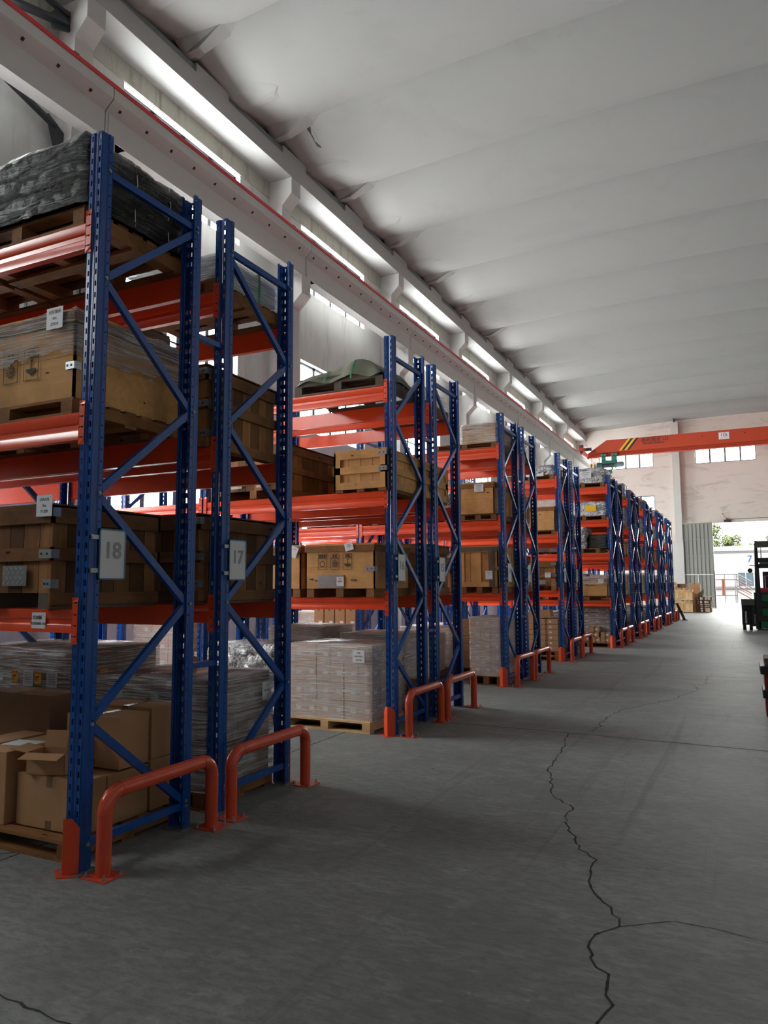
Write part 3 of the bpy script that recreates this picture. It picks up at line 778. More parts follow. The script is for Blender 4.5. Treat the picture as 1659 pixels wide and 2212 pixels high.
def carton_mesh(w_, d_, h, style='brown', label=True, tape=True):
    key = (round(w_, 3), round(d_, 3), round(h, 3), style, label, tape)
    if key in _cm: return _cm[key]
    mb = MB(); mb.box(-w_/2, w_/2, -d_/2, d_/2, 0, h)
    m0 = {'brown': CARTON, 'dark': CARTON_D, 'pale': CARTON_P}[style]
    me0 = mb.mesh('carton', [m0, TAPE, PAPER], bevel=.004 if max(w_, d_) > .3 else 0)
    bm = bmesh.new(); bm.from_mesh(me0)
    def addbox(x0, x1, y0, y1, z0, z1, mi):
        q = MB(); q.box(x0, x1, y0, y1, z0, z1); vs = [bm.verts.new(p) for p in q.v]
        for f in q.f: fc = bm.faces.new([vs[k] for k in f]); fc.material_index = mi
    e = .0012
    if tape:
        tw = .024
        addbox(-tw, tw, -d_/2-e, d_/2+e, h-e, h+e, 1)
        addbox(-tw, tw, -d_/2-e, -d_/2+e, h-.06, h, 1); addbox(-tw, tw, -d_/2-e, -d_/2+e, 0, .05, 1)
    if label:
        ls = min(.07, h*.4, w_*.35); addbox(w_*.18-ls/2, w_*.18+ls/2, -d_/2-e*1.5, -d_/2+e, h*.5-ls*.4, h*.5+ls*.4, 2)
        addbox(w_/2-e, w_/2+e*1.5, -d_*.1-ls/2, -d_*.1+ls/2, h*.5-ls*.4, h*.5+ls*.4, 2)
    bm.normal_update(); bm.to_mesh(me0); bm.free(); _cm[key] = me0; return me0
def carton(x0, x1, y0, y1, z0, h, label, style='brown', lab=False, tape=True, rz=0, group='loose cartons'):
    o = link('carton', carton_mesh(x1-x0, y1-y0, h, style, lab, tape), None, ((x0+x1)/2, (y0+y1)/2, z0), (0, 0, rz))
    return tag(o, label, 'carton', group)
def film_mesh(w_, d_, z0, z1, seed, amp=.012, mt=None, n=14, top=True, sag=0.0):
    rnd = random.Random(seed); mb = MB(); nx, ny, nz = n, n, max(6, int((z1-z0)/.045))
    per = [(-w_/2+w_*k/nx, -d_/2, 0, -1) for k in range(nx)]+[(w_/2, -d_/2+d_*k/ny, 1, 0) for k in range(ny)]+[(w_/2-w_*k/nx, d_/2, 0, 1) for k in range(nx)]+[(-w_/2, d_/2-d_*k/ny, -1, 0) for k in range(ny)]
    P_ = len(per)
    ph = [rnd.uniform(0, 6.28) for _ in range(6)]
    for j in range(nz+1):
        z = z0+(z1-z0)*j/nz
        for k, (x, y, a, b) in enumerate(per):
            c = k/P_*6.283
            dsp = amp*(.45+.55*math.sin(9*c+ph[0]+j*.8)*math.sin(2.1*j+ph[1]))+rnd.uniform(0, amp*.5)
            if j == nz: dsp -= amp*1.2
            mb.v.append((x+a*dsp, y+b*dsp, z+(rnd.uniform(-sag, 0) if j == nz or j == 0 else 0)))
    for j in range(nz):
        for k in range(P_):
            k2 = (k+1) % P_; mb.f.append((j*P_+k, j*P_+k2, (j+1)*P_+k2, (j+1)*P_+k)); mb.m.append(0)
    if top:
        c0 = len(mb.v); mb.v.append((0, 0, z1+.008))
        for k in range(P_): mb.f.append((nz*P_+k, nz*P_+(k+1) % P_, c0)); mb.m.append(0)
    me = mb.mesh('stretch_film', mt or FILM, fix=False); me.polygons.foreach_set('use_smooth', [True]*len(me.polygons)); return me
def wrapped(x0, x1, y0, y1, z0, z1, nx, ny, nz, label, style='pale', seed=0, fm=None, group='film-wrapped carton loads', lab=True, amp=.010):
    w_, d_, H = x1-x0, y1-y0, z1-z0
    t = thing('wrapped_carton_load', label, 'wrapped load', ((x0+x1)/2, (y0+y1)/2, z0), 0, group)
    cw, cdp, ch = (w_-.02)/nx, (d_-.02)/ny, H/nz; me = carton_mesh(cw-.004, cdp-.004, ch-.003, style, lab, False)
    rnd = random.Random(seed)
    for k in range(nz):
        for i_ in range(nx):
            for j in range(ny):
                if 0 < i_ < nx-1 and 0 < j < ny-1 and k < nz-1: continue
                link('carton', me, t, (-w_/2+.01+cw*(i_+.5)+rnd.uniform(-.004, .004), -d_/2+.01+cdp*(j+.5)+rnd.uniform(-.004, .004), ch*k))
    link('stretch_film', film_mesh(w_+.012, d_+.012, .0, H+.006, seed, amp, fm), t)
    return t
def bundle(x0, x1, y0, y1, z0, z1, label, mt, name='wrapped_bundle', seed=1, n=20, amp=.02, group='wrapped bundles on the racks'):
    w_, d_, H = x1-x0, y1-y0, z1-z0
    t = thing(name, label, 'wrapped bundle', ((x0+x1)/2, (y0+y1)/2, z0), 0, group)
    me = film_mesh(w_, d_, 0, H, seed, amp, mt, n, True); me.name = 'wrap'; link('wrap', me, t)
    return t
# ------------------------------------------------------------------ first rack (sign 18)
def gx(i, a): return a+rowX(i)
def slotX(i, s):
    a = [(-1.22, -.14), (-2.34, -1.30), (-3.62, -2.60), (-4.76, -3.74)][s]; return a[0]+rowX(i), a[1]+rowX(i)
Y0, Y1, Y2, Y3 = rowY(0), rowY(1), rowY(2), rowY(3)
pallet(-1.95, -.18, 3.02, 3.90, 0, 'low wooden pallet under loose brown cartons on the floor, first rack', 'mid', .11)
G = 'loose cartons under the first rack'
c = carton(-.75, -.205, 3.13, 3.30, .11, .30, 'big taped brown carton at the front of the pallet, below the open box', 'brown', group=G)
carton(-.70, -.205, 3.31, 3.64, .11, .29, 'brown carton under the big upper carton, first rack floor', 'brown', group=G)
carton(-.66, -.20, 3.66, 3.88, .11, .31, 'lower brown carton at the far corner of the first pallet', 'brown', group=G)
carton(-.66, -.20, 3.66, 3.88, .422, .32, 'tall brown carton standing on the far lower carton, first rack floor', 'brown', group=G)
carton(-.66, -.21, 3.40, 3.645, .412, .31, 'big brown upper carton with crumpled tape, beside the brace', 'brown', group=G)
carton(-1.30, -.79, 3.08, 3.60, .11, .42, 'tall brown carton with a paper on top, left of the open box', 'brown', group=G)
carton(-1.75, -1.08, 3.62, 3.88, .11, .66, 'large dark brown carton standing behind the open box', 'dark', group=G)
o = obj('paper_sheet', (lambda q: (q.box(-.11, .11, -.075, .075, 0, .002), q)[1])(MB()), PAPER, None, (-.92, 3.30, .5315), (0, 0, .15)); tag(o, 'white delivery paper lying on the tall brown carton', 'paper')
# open carton
t = thing('open_carton', 'small open brown carton with flaps up on the big taped carton', 'carton', (-.545, 3.215, .412), math.radians(16))
mb = MB(); a, b, h, e = .125, .085, .125, .004
mb.box(-a, a, -b, b, 0, e); mb.box(-a, a, -b, -b+e, 0, h); mb.box(-a, a, b-e, b, 0, h); mb.box(-a, -a+e, -b, b, 0, h); mb.box(a-e, a, -b, b, 0, h)
obj('box_body', mb, CARTON, t)
def flap(x, y, z, rx, ry, w_, d_):
    mb = MB(); mb.box(-w_/2, w_/2, 0, d_, -.002, .002); o = obj('flap', mb, CARTON, t, (x, y, z)); o.rotation_euler = (rx, 0, ry)
flap(0, -b, h, math.radians(-14), math.pi, .25, .085); flap(0, b, h, math.radians(78), 0, .25, .10)
flap(-a, 0, h, math.radians(10), math.pi/2, .17, .11); flap(a, 0, h, math.radians(82), -math.pi/2, .17, .11)
# crates of the first rack
t = crate(-1.29, -.215, Y0-.065, Y0+.775, 1.39, 1.98, 'dark', 'dark plank crate with note and tread plate, lowest beams of the first rack')
w2, d2 = 1.065/2, .42
tread_plate(t, .145, .345, .13, .245, -d2-.001)
note(t, .49, .575, -d2-.021, .125, .12, ('L9AA/B', '5m', '71309'), size=.024)
crate(-2.32, -1.36, Y0-.05, Y0+.80, 1.39, 1.97, 'dark', 'dark plank crate left of the noted one, lowest beams of the first rack', detail=1)
pallet(-1.35, -.20, Y0+.02, Y0+.93, 2.50, 'grubby wooden pallet under the half wrapped crate, first rack middle beams', 'mid', .105)
t = crate(-1.30, -.225, Y0+.05, Y0+.95, 2.605, 3.15, 'ply', 'light plywood crate half covered in film, middle beams of the first rack', skid=0)
stencil(['ring', 'sun', 'umb'], -.19, .25, .125, t, -.4535)
bracket(t, .5375, -.45, .20, .07, .045)
me = film_mesh(1.10, .925, .30, .565, 5, .012, FILM, 18, True, .06); link('stretch_film', me, t)
note(t, .40, .49, -.485, .135, .13, ('对民钢系', '6m', '27654'), size=.026)
pallet(-2.34, -1.38, Y0, Y0+.9, 2.50, 'wooden pallet under the inner crate, first rack middle beams', 'mid', .105)
crate(-2.32, -1.38, Y0+.02, Y0+.9, 2.605, 3.08, 'brown', 'brown plank crate deeper in on the middle beams of the first rack', detail=0, skid=0)
pallet(-1.30, -.145, Y0+.01, Y0+.865, 3.625, 'wooden pallet under the dark wrapped bundle, top beams of the first rack', 'mid', .125)
t = bundle(-1.30, -.135, Y0+.0, Y0+.86, 3.75, 4.20, 'dark glossy plastic-wrapped bundle of sheets on the top of the first rack', FILM_D, 'wrapped_bundle', 3, 26, .028)
for yy in (-.05, .25):
    mb = MB(); mb.tube([(.595, yy, .43), (.605, yy+.01, .30), (.60, yy-.005, .2), (.605, yy, .02)], .003, 5); obj('string', mb, PAPER, t)
pallet(-2.34, -1.36, Y0+.01, Y0+.865, 3.625, 'wooden pallet deeper in on the top beams of the first rack', 'mid', .125)
bundle(-2.32, -1.37, Y0+.02, Y0+.86, 3.75, 4.12, 'dark wrapped bundle deeper in on the top of the first rack', FILM_D, 'wrapped_bundle', 4, 14, .02)
# card on the lowest beam
t = obj('beam_card', (lambda q: (q.box(-.055, .055, -.002, 0, -.045, .045), q)[1])(MB()), PAPER, None, (-.375, Y0-.001, 1.325)); tag(t, 'white handwritten card stuck on the lowest orange beam of the first rack', 'card')
text('handwriting', '出加板', .026, INK, t, (-.01, -.003, .015), FRONT, .0004); text('handwriting', '河北防撞柱-1/2m', .018, INK, t, (0, -.003, -.018), FRONT, .0004)

# ------------------------------------------------------------------ second rack (sign 17)
pallet(-1.18, -.12, Y1-.01, Y1+.80, 0, 'wooden pallet under the silvery wrapped load, second rack floor', 'mid', .12)
t = wrapped(-1.17, -.125, Y1-.005, Y1+.79, .12, .86, 3, 2, 3, 'silvery wrapped carton load by the hoop guard, second rack floor', 'dark', 11, FILM_S)
q = note(t, 0, 0, 0, .12, .13, ('L2x', '6m-4m'), size=.024, side=True); q.location = (.545, .30, .60)
# torn brown paper on top
mb = MB(); random.seed(3)
for k in range(9):
    a = k/9*6.28; r_ = .09; p = Vector((math.cos(a)*r_, math.sin(a)*r_*.7, 0)); q_ = Vector((math.cos(a+.7)*r_, math.sin(a+.7)*r_*.7, 0))
    mb.poly([p, q_, q_*1.15+Vector((0, 0, .06+random.random()*.09)), p*1.1+Vector((0, 0, .05+random.random()*.10))]); mb.poly([p, q_, (0, 0, .03)])
o = obj('torn_paper_wrap', mb, CARTON, None, (-.56, Y1+.30, .872), fix=False); tag(o, 'torn brown paper wrapping standing up on the silvery load', 'paper wrapping')
pallet(-2.62, -1.35, Y1-.06, Y1+.90, 0, 'wooden pallet under the load with fragile labels, second rack floor', 'mid', .12)
t = wrapped(-2.60, -1.37, Y1-.04, Y1+.88, .12, 1.03, 2, 2, 2, 'wrapped brown cartons with yellow fragile labels, second rack floor', 'dark', 12, FILM)
for (lx, ly, s_) in ((.28, 0, 0), (0, -.16, 1), (.02, 0, 0)):
    mb = MB(); mb.box(-.035, .035, -.002, 0, -.045, .045, 0)
    for a in (-.022, 0, .022): mb.box(a-.006, a+.006, -.003, -.002, .026, .040, 1)
    mb.prism([(-.012, .012), (.018, .012), (.010, -.005), (.003, -.008), (.003, -.025), (.012, -.030), (-.006, -.030), (.0, -.025), (.0, -.008), (-.008, -.004)], 'y', -.003, -.002, 1)
    for a in (-.026, -.018): mb.box(a, a+.004, -.003, -.002, -.03, .012, 2)
    o = obj('fragile_label', mb, [YELLOW, REDINK, INK], t, (lx, -.478, .70) if not s_ else (.633, ly, .70), (0, 0, math.pi/2 if s_ else 0)); o['label'] = 'yellow fragile label'
    mb = MB(); mb.box(-.055, .055, -.0015, 0, -.06, .06)
    for k in range(7): mb.box(-.04, .04, -.0022, -.0015, .04-k*.013, .043-k*.013, 1)
    obj('packing_list', mb, [PAPER, INK], t, (lx+.15, -.477, .69) if not s_ else (.632, ly-.14, .70), (0, 0, math.pi/2 if s_ else 0))
crate(-1.20, -.155, Y1-.06, Y1+.885, 1.39, 2.02, 'dark', 'dark plank crate behind sign 17 on the lowest beams, second rack')
crate(-2.30, -1.27, Y1-.03, Y1+.87, 1.39, 2.02, 'dark', 'dark plank crate deeper in on the lowest beams, second rack', detail=0)
crate(-1.22, -.125, Y1-.04, Y1+.83, 2.50, 3.09, 'brown', 'brown upright-plank crate on the middle beams of the second rack', skid=.04)
crate(-2.30, -1.30, Y1, Y1+.85, 2.50, 3.02, 'brown', 'brown plank crate deeper in on the middle beams, second rack', detail=0)
pallet(-1.05, -.125, Y1+.02, Y1+.85, 3.625, 'wooden pallet under the silver wrapped box, top of the second rack', 'mid', .12)
t = bundle(-1.02, -.13, Y1+.08, Y1+.83, 3.745, 3.97, 'low grey box wrapped in silvery film on top of the second rack', FILM_S, 'wrapped_bundle', 8, 18, .008)
mb = MB(); mb.box(-.43, .43, -.36, .36, 0, .21); obj('box', mb, ZINC, t)
mb = MB(); mb.box(.449, .453, .10, .125, 0, .225); mb.box(-.44, .452, .10, .125, .228, .232); obj('strap', mb, GREENSTRAP, t)
pallet(-2.30, -1.30, Y1-.02, Y1+.86, 3.625, 'dark pallet under the white boxed trays, top of the second rack', 'dark', .12)
t = thing('tray_bundle', 'strapped white trays with a note on top of the second rack', 'tray bundle', (-1.80, Y1+.42, 3.745), 0)
for k in range(3):
    for j in range(6):
        mb = MB(); x = -.47+j*.16
        mb.box(x, x+.15, -.42, .42, k*.10, k*.10+.012); mb.box(x, x+.15, -.42, -.41, k*.10, k*.10+.085); mb.box(x, x+.01, -.42, .42, k*.10, k*.10+.085); mb.box(x+.14, x+.15, -.42, .42, k*.10, k*.10+.085)
        obj('tray', mb, PAPER, t)
for x in (-.32, .30):
    mb = MB(); mb.box(x, x+.03, -.428, -.424, 0, .30); obj('strap', mb, GREENSTRAP, t)
note(t, -.05, .23, -.430, .15, .13, ('板材料系', '2-10 m', '171'), size=.026)
o = carton(-2.28, -2.02, Y1+.05, Y1+.5, 4.045, .09, 'small blue box lying on the white trays', 'brown', group='small boxes'); o.data = o.data.copy(); o.data.materials[0] = SIGNBLUE

# ------------------------------------------------------------------ third and fourth racks (signs 16, 15)
pallet(-1.36, -.28, Y2-.02, Y2+.82, 0, 'pale pallet under the stretch-wrapped carton stack, third rack floor', 'pale', .115)
t = wrapped(-1.30, -.27, Y2+.03, Y2+.80, .115, .885, 6, 4, 4, 'grey-brown stretch-wrapped stack of small labelled cartons, third rack floor', 'pale', 21, FILM)
o = note(t, .36, .66, -.402, .14, .13, ('3.0B', 'L500-MAX', '230-28'), size=.024)
pallet(-2.36, -1.50, Y2, Y2+.82, 0, 'pallet under the bulky film sacks, third rack floor, deeper in', 'mid', .115)
bundle(-2.38, -1.48, Y2+.02, Y2+.83, .115, .86, 'lumpy brown goods in crumpled film, third rack floor, deeper in', FOIL, 'film_sack_load', 22, 14, .05)
pallet(-1.30, -.40, Y3-.02, Y3+.80, 0, 'pallet under the brown wrapped load, fourth rack floor', 'mid', .115)
wrapped(-1.28, -.42, Y3, Y3+.78, .115, .93, 2, 2, 3, 'brown wrapped load with a loose film hood, fourth rack floor', 'pale', 23, FILM_S)
carton(-.38, -.13, Y3+.02, Y3+.30, .0, .42, 'tall brown carton standing on the floor between the fourth rack posts', 'brown', True, group='single cartons on the floor')
pallet(-2.36, -1.50, Y3, Y3+.82, 0, 'pallet under wrapped goods deeper in, fourth rack floor', 'mid', .115)
wrapped(-2.34, -1.52, Y3, Y3+.8, .115, 1.0, 2, 2, 3, 'wrapped cartons deeper in on the floor of the fourth rack', 'pale', 24, FILM)
t = crate(-1.03, -.19, Y2-.07, Y2+.80, 1.39, 1.955, 'ply', 'light plywood crate with three handling marks on the lowest beams, third rack')
stencil(['ring', 'sun', 'umb'], -.205, .375, .105, t, -.4365)
tread_plate(t, -.26, .055, .10, .235, -.437)
note(t, .015, .165, -.440, .085, .095, ('12/L', '8mm9'), size=.02); q = note(t, .125, .53, -.450, .10, .085, ('6m', 'QA731'), -.25, .018)
bracket(t, -.33, -.435, .19, .03, .02); bracket(t, .19, -.437, .18, .05, .02)
t = crate(-2.30, -1.10, Y2-.05, Y2+.80, 1.39, 1.955, 'ply', 'light plywood crate left of the marked one, lowest beams, third rack', detail=1)
note(t, .52, .49, -.442, .09, .12, ('L-9m',), .4, .018)
crate(-1.15, -.14, Y3-.05, Y3+.80, 1.39, 2.00, 'brown', 'brown framed crate behind sign 15 on the lowest beams, fourth rack', detail=1)
crate(-2.30, -1.28, Y3-.05, Y3+.80, 1.39, 1.95, 'brown', 'brown crate deeper in on the lowest beams, fourth rack', detail=0)
t = crate(-.69, -.06, Y2-.04, Y3+.58, 2.50, 2.95, 'panel', 'long light crate laid across the third and fourth racks, middle beams', skid=.03, mid='h')
t = crate(-2.20, -1.27, Y2-.07, Y2+.98, 2.50, 3.10, 'brown', 'tall brown plank crate with steel plates, middle beams, third rack')
tread_plate(t, .05, .20, .12, .22, -.527); tread_plate(t, -.30, -.15, .12, .22, -.527)
crate(-1.22, -.74, Y3-.05, Y3+.75, 2.50, 2.98, 'brown', 'narrow brown crate behind the tall plank crate, middle beams, fourth rack', detail=1)
pallet(-1.22, -.12, Y2, Y2+.84, 3.625, 'broken brown pallet under the olive tarpaulin, top of the third rack', 'dark', .12)
t = thing('tarpaulin_load', 'olive green tarpaulin tied with green straps over a load, top of third rack', 'tarpaulin load', (-.66, Y2+.42, 3.745), 0)
mb = MB(); nx, ny = 44, 28
def tz(u, v_):
    x, y = u*.53, v_*.44; base = .13+.10*max(0, min(1, (u+.9)/.9))
    z = base*(1-max(abs(u)**5, abs(v_)**6)) + .012*math.sin(11*x+3*y+1)+.009*math.sin(17*y+7*x)+.030*math.exp(-((u-.45)**2)/.05)-.02*math.exp(-((u-.05)**2)/.01)
    return max(z, .004)
for j in range(ny+1):
    for k in range(nx+1):
        u, v_ = k/nx*2-1, j/ny*2-1; x, y = u*.53, v_*.44
        mb.v.append((x*(1+.03*math.sin(9*y)), y*(1+.02*math.sin(15*x)), tz(u, v_)-(.0 if max(abs(u), abs(v_)) < .97 else -.02*math.sin(14*(x+y)))))
for j in range(ny):
    for k in range(nx): a = j*(nx+1)+k; mb.f.append((a, a+1, a+nx+2, a+nx+1)); mb.m.append(0)
me = mb.mesh('tarpaulin', TARP, fix=False); me.polygons.foreach_set('use_smooth', [True]*len(me.polygons)); link('tarpaulin', me, t)
for x in (-.17, .17):
    pts = []
    for k in range(17):
        v_ = k/16*2-1; u = x/.53; z = tz(u, v_)+.006
        pts.append((x, v_*.45, max(z, .0)))
    mb = MB()
    for a, b in zip(pts, pts[1:]): mb.quad((a[0]-.01,a[1],a[2]), (a[0]+.01,a[1],a[2]), (b[0]+.01,b[1],b[2]), (b[0]-.01,b[1],b[2]))
    mb.quad((x-.01,-.452,0), (x+.01,-.452,0), (x+.01,-.45,pts[0][2]), (x-.01,-.45,pts[0][2])); obj('strap', mb, GREENSTRAP, t, fix=False)
mb = MB(); mb.box(-.50, .50, -.41, .41, 0, .07); obj('packed_boards', mb, W_GREY['x'], t)
pallet(-1.22, -.14, Y3, Y3+.84, 3.625, 'pallet under the silver wrapped bundle, top of the fourth rack', 'mid', .12)
bundle(-1.18, -.16, Y3+.03, Y3+.82, 3.745, 3.93, 'low silvery wrapped bundle on the top beams of the fourth rack', FILM_S, 'wrapped_bundle', 31, 16, .02)

# ------------------------------------------------------------------ fifth to eighth racks
def PL(i, lv, slot, x0, x1, wd='mid', dy=0.0, h=.12):
    Y_ = rowY(i); z = levels(i)[lv]
    pallet(x0, x1, Y_+dy, Y_+DEP-.02+dy, z, 'pallet under the %s load, %s' % (['small','long','wide','plain'][slot], where(i, lv, slot)), wd, h); return z+h
Y4, Y5, Y6, Y7 = rowY(4), rowY(5), rowY(6), rowY(7)
z = PL(4, 0, 0, -.62, -.10, 'mid', .05, .14)
wrapped(-.60, -.11, Y4+.04, Y4+.80, z, 1.02, 3, 4, 5, 'tall mauve-brown wrapped stack with white labels, fifth rack floor', 'pale', 41, FILM)
z = PL(5, 0, 0, -1.20, -.30, 'mid', 0, .12)
for k in range(6):
    for j in range(2): carton(-1.18+.43*j, -.76+.43*j, Y5+.03, Y5+.70, z+.135*k, .13, 'flat strapped brown carton, %s layer, %s column, sixth rack floor' % (ORD[k], ORD[j]), 'brown', True, group='flat cartons under the sixth rack')
t = crate(-.72, -.10, Y4-.05, Y4+.80, 1.39, 2.10, 'panel', 'light panelled crate with grey posts on the lowest beams, fifth rack')
mb = MB(); mb.box(.17, .25, -.447, -.425, .09, .69); mb.box(-.31, .31, -.445, -.425, .63, .70); obj('grey_post', mb, W_GREY['z'], t)
note(t, .17, .27, -.450, .11, .13, ('SHA LPT', '25-1'), size=.02)
crate(-1.90, -.86, Y4-.05, Y4+.80, 1.39, 2.02, 'brown', 'brown plank crate beside the panelled one, lowest beams, fifth rack', detail=1)
z = PL(4, 2, 0, -.72, -.12, 'mid', -.02, .10)
t = crate(-.70, -.14, Y4-.05, Y4+.80, z, 3.09, 'ply', 'light plywood crate with a lined note on the middle beams, fifth rack', skid=0)
note(t, .04, .40, -.440, .15, .12, ('河北板样', '4mm 6m', '2024'), size=.022)
z = PL(4, 3, 0, -1.15, -.10, 'mid', 0, .10)
t = crate(-.66, -.10, Y4, Y4+.82, z, 4.02, 'ply', 'brown crate under clear film on the top beams, fifth rack', skid=0)
link('stretch_film', film_mesh(.60, .86, -.02, .30, 44, .01, FILM, 12), t)
z = PL(5, 3, 0, -1.1, -.12, 'mid', 0, .10); bundle(-1.05, -.14, Y5+.05, Y5+.8, z, 4.08, 'grey wrapped bundle on the top beams of the sixth rack', FILM_S, 'wrapped_bundle', 45, 12, .02)
crate(-1.15, -.13, Y5-.03, Y5+.82, 1.39, 2.0, 'brown', 'brown plank crate on the lowest beams of the sixth rack', detail=1)
crate(-1.15, -.13, Y5-.03, Y5+.82, 2.50, 3.05, 'panel', 'pale panelled crate on the middle beams of the sixth rack', detail=1)
# seventh rack
z = PL(6, 0, 0, -1.10, -.12, 'mid', .0, .10)
pallet(-1.10, -.12, Y6, Y6+.84, z, 'second pallet stacked under the strapped cartons, seventh rack floor', 'mid', .10)
z += .10
for k in range(6):
    for j in range(2):
        for l_ in range(2): carton(-1.08+.48*j+random.uniform(-.01, .01), -.61+.48*j, Y6+.03+.41*l_, Y6+.42+.41*l_, z+.105*k, .10, 'strapped flat carton, %s layer, %s, %s row, seventh rack' % (ORD[k], ['inner column','aisle column'][j], ['near','back'][l_]), 'brown', True, group='strapped cartons under the seventh rack')
carton(-.80, -.30, Y6+.05, Y6+.5, z+.635, .15, 'tilted long brown carton lying on top of the strapped stack', 'brown', False, True, .12, 'strapped cartons under the seventh rack').rotation_euler = (0, -.12, .1)
t = crate(-1.10, -.12, Y6-.04, Y6+.80, 1.39, 1.97, 'brown', 'dark and brown framed crate with note, lowest beams, seventh rack', detail=2)
note(t, .33, .31, -.450, .12, .10, ('板件清单', '6m'), size=.02); tread_plate(t, .08, .28, .12, .21, -.441)
z = PL(6, 2, 0, -1.10, -.11, 'mid', 0, .10)
crate(-1.08, -.115, Y6-.03, Y6+.82, z, 3.08, 'ply', 'light orange plywood crate on the middle beams, seventh rack', skid=0)
z = PL(6, 3, 0, -1.1, -.12, 'mid', 0, .11)
t = bundle(-1.08, -.13, Y6+.02, Y6+.82, z, 3.93, 'crumpled foil-wrapped goods with a printed sheet, top of the seventh rack', FOIL, 'wrapped_bundle', 51, 14, .035)
q = note(t, .1, .02, -.43, .36, .10, ('送货单 2024-6', '规格 数量'), size=.022)
for s_, (i, lv) in enumerate(((7, 1), (7, 2))): crate(-1.12, -.13, rowY(i)-.02, rowY(i)+.82, levels(i)[lv], levels(i)[lv]+.56, ['brown','ply'][s_], 'wooden crate %s' % where(i, lv, 0), detail=1)
z = PL(7, 0, 0, -1.1, -.14); wrapped(-1.08, -.16, Y7, Y7+.8, z, .9, 3, 2, 4, 'wrapped brown cartons on the floor of the eighth rack', 'pale', 55, FILM)

# ------------------------------------------------------------------ ninth rack onwards (taller racks with four beam levels)
i = 8; X_ = rowX(i); Yi = rowY(i)
def off(a): return a+X_
z = PL(i, 0, 0, off(-1.15), off(-.10))
wrapped(off(-1.13), off(-.11), Yi+.20, Yi+.82, z, .97, 4, 2, 6, 'dark wall of small labelled brown cartons, ninth rack floor', 'dark', 61, FILM)
for k, (a, lvl) in enumerate(((-.56, 0), (-.33, 0), (-.60, 1), (-.33, 1), (-.58, 2))): carton(off(a-.01), off(a+.21), Yi+.01, Yi+.19, z+.125*lvl, .12, 'small brown parcel, %s of those before the dark cartons, ninth rack' % ORD[k], 'brown', True, group='small parcels under the ninth rack')
z = PL(i, 1, 0, off(-1.15), off(-.10))
t = crate(off(-.98), off(-.13), Yi-.02, Yi+.80, z, 1.68, 'ply', 'orange-brown plywood crate with film on top, lowest beams, ninth rack', skid=0)
link('stretch_film', film_mesh(.88, .85, .30, .47, 62, .012, FILM, 12, True, .03), t); text('stencilled_word', 'W1CELL', .06, STENCIL, t, (.0, -.413, .26), FRONT, .0006); note(t, .27, .36, -.44, .13, .11, ('6m 板', '12'), size=.022)
z = PL(i, 2, 0, off(-1.15), off(-.30)); bundle(off(-1.10), off(-.62), Yi, Yi+.8, z, 2.93, 'tall crumpled film sack with green strap, second beams, ninth rack', FOIL, 'wrapped_bundle', 63, 12, .04); bundle(off(-.55), off(-.12), Yi+.05, Yi+.8, 2.26+.122, 2.72, 'darker crumpled film box beside the tall sack, second beams, ninth rack', FILM_D, 'wrapped_bundle', 64, 10, .02)
z = PL(i, 3, 0, off(-1.15), off(-.14)); t = bundle(off(-1.05), off(-.12), Yi+.02, Yi+.8, z, 3.53, 'foil-wrapped boxes with a yellow sheet, third beams, ninth rack', FOIL, 'wrapped_bundle', 65, 14, .03)
mb = MB(); mb.box(-.02, .24, -.435, -.43, .10, .26); o = obj('yellow_sheet', mb, YELLOW, t); o['label'] = 'yellow paper sheet'
z = PL(i, 4, 0, off(-1.15), off(-.14)); t = bundle(off(-1.05), off(-.12), Yi+.02, Yi+.8, z, 4.36, 'rounded foil-wrapped pile with a large white notice, top of ninth rack', FOIL, 'wrapped_bundle', 66, 14, .04)
note(t, .02, .20, -.45, .27, .18, ('高温合金板材', '2024年6月', 'LOT 7', '共 12 件'), size=.032)
rnd = random.Random(99)
LOOKS = [('crate', 'brown', 'brown plank crate'), ('crate', 'ply', 'light plywood crate'), ('crate', 'panel', 'framed pale crate'), ('wrap', 'dark', 'dark wrapped carton block'), ('wrap', 'pale', 'wrapped mauve-brown carton block'), ('foil', FOIL, 'crumpled foil-wrapped goods'), ('foil', FILM_S, 'silvery film-wrapped goods')]
def fill(i, lv, slot, look=None, hmax=None):
    kd, st, nm = LOOKS[look if look is not None else rnd.randrange(len(LOOKS))]
    x0, x1 = slotX(i, slot); Yi = rowY(i); z = levels(i)[lv]; nxt = (levels(i)+[99])[lv+1]
    h = (hmax or rnd.uniform(.48, .66)) if nxt-z > 1 else rnd.uniform(.36, .5)
    if lv == len(levels(i))-1: h = rnd.uniform(.22, .42)
    x0 += rnd.uniform(0, .12)
    lab = '%s %s' % (nm, where(i, lv, slot))
    if kd == 'crate': crate(x0, x1, Yi-.02, Yi+.83, z, z+h+.08, st, lab, detail=1 if slot == 0 else 0)
    else:
        pallet(x0, x1, Yi, Yi+.85, z, 'pallet beneath goods %s' % where(i, lv, slot), 'mid', .12)
        if kd == 'wrap': wrapped(x0+.01, x1-.01, Yi+.02, Yi+.83, z+.12, z+.12+h, 3, 2, 4, lab, st, rnd.randrange(999), FILM)
        else: bundle(x0+.02, x1-.02, Yi+.03, Yi+.82, z+.12, z+.12+h, lab, st, 'wrapped_bundle', rnd.randrange(999), 12, .03)
for i in range(9, 18):
    for lv in range(5):
        if i == 10 and lv == 0: continue
        fill(i, lv, 0, {3: 3, 1: 4}.get(lv) if i in (10, 12) else None)
for i in range(4, 18):
    for lv in range(len(levels(i))-1):
        if (i, lv) in ((4, 1),) or rnd.random() < .12: continue
        fill(i, lv, 1, (4 if lv == 0 else None) if i < 8 else None)
for i in (2, 3):
    if i == 3: fill(i, 2, 1, 1)
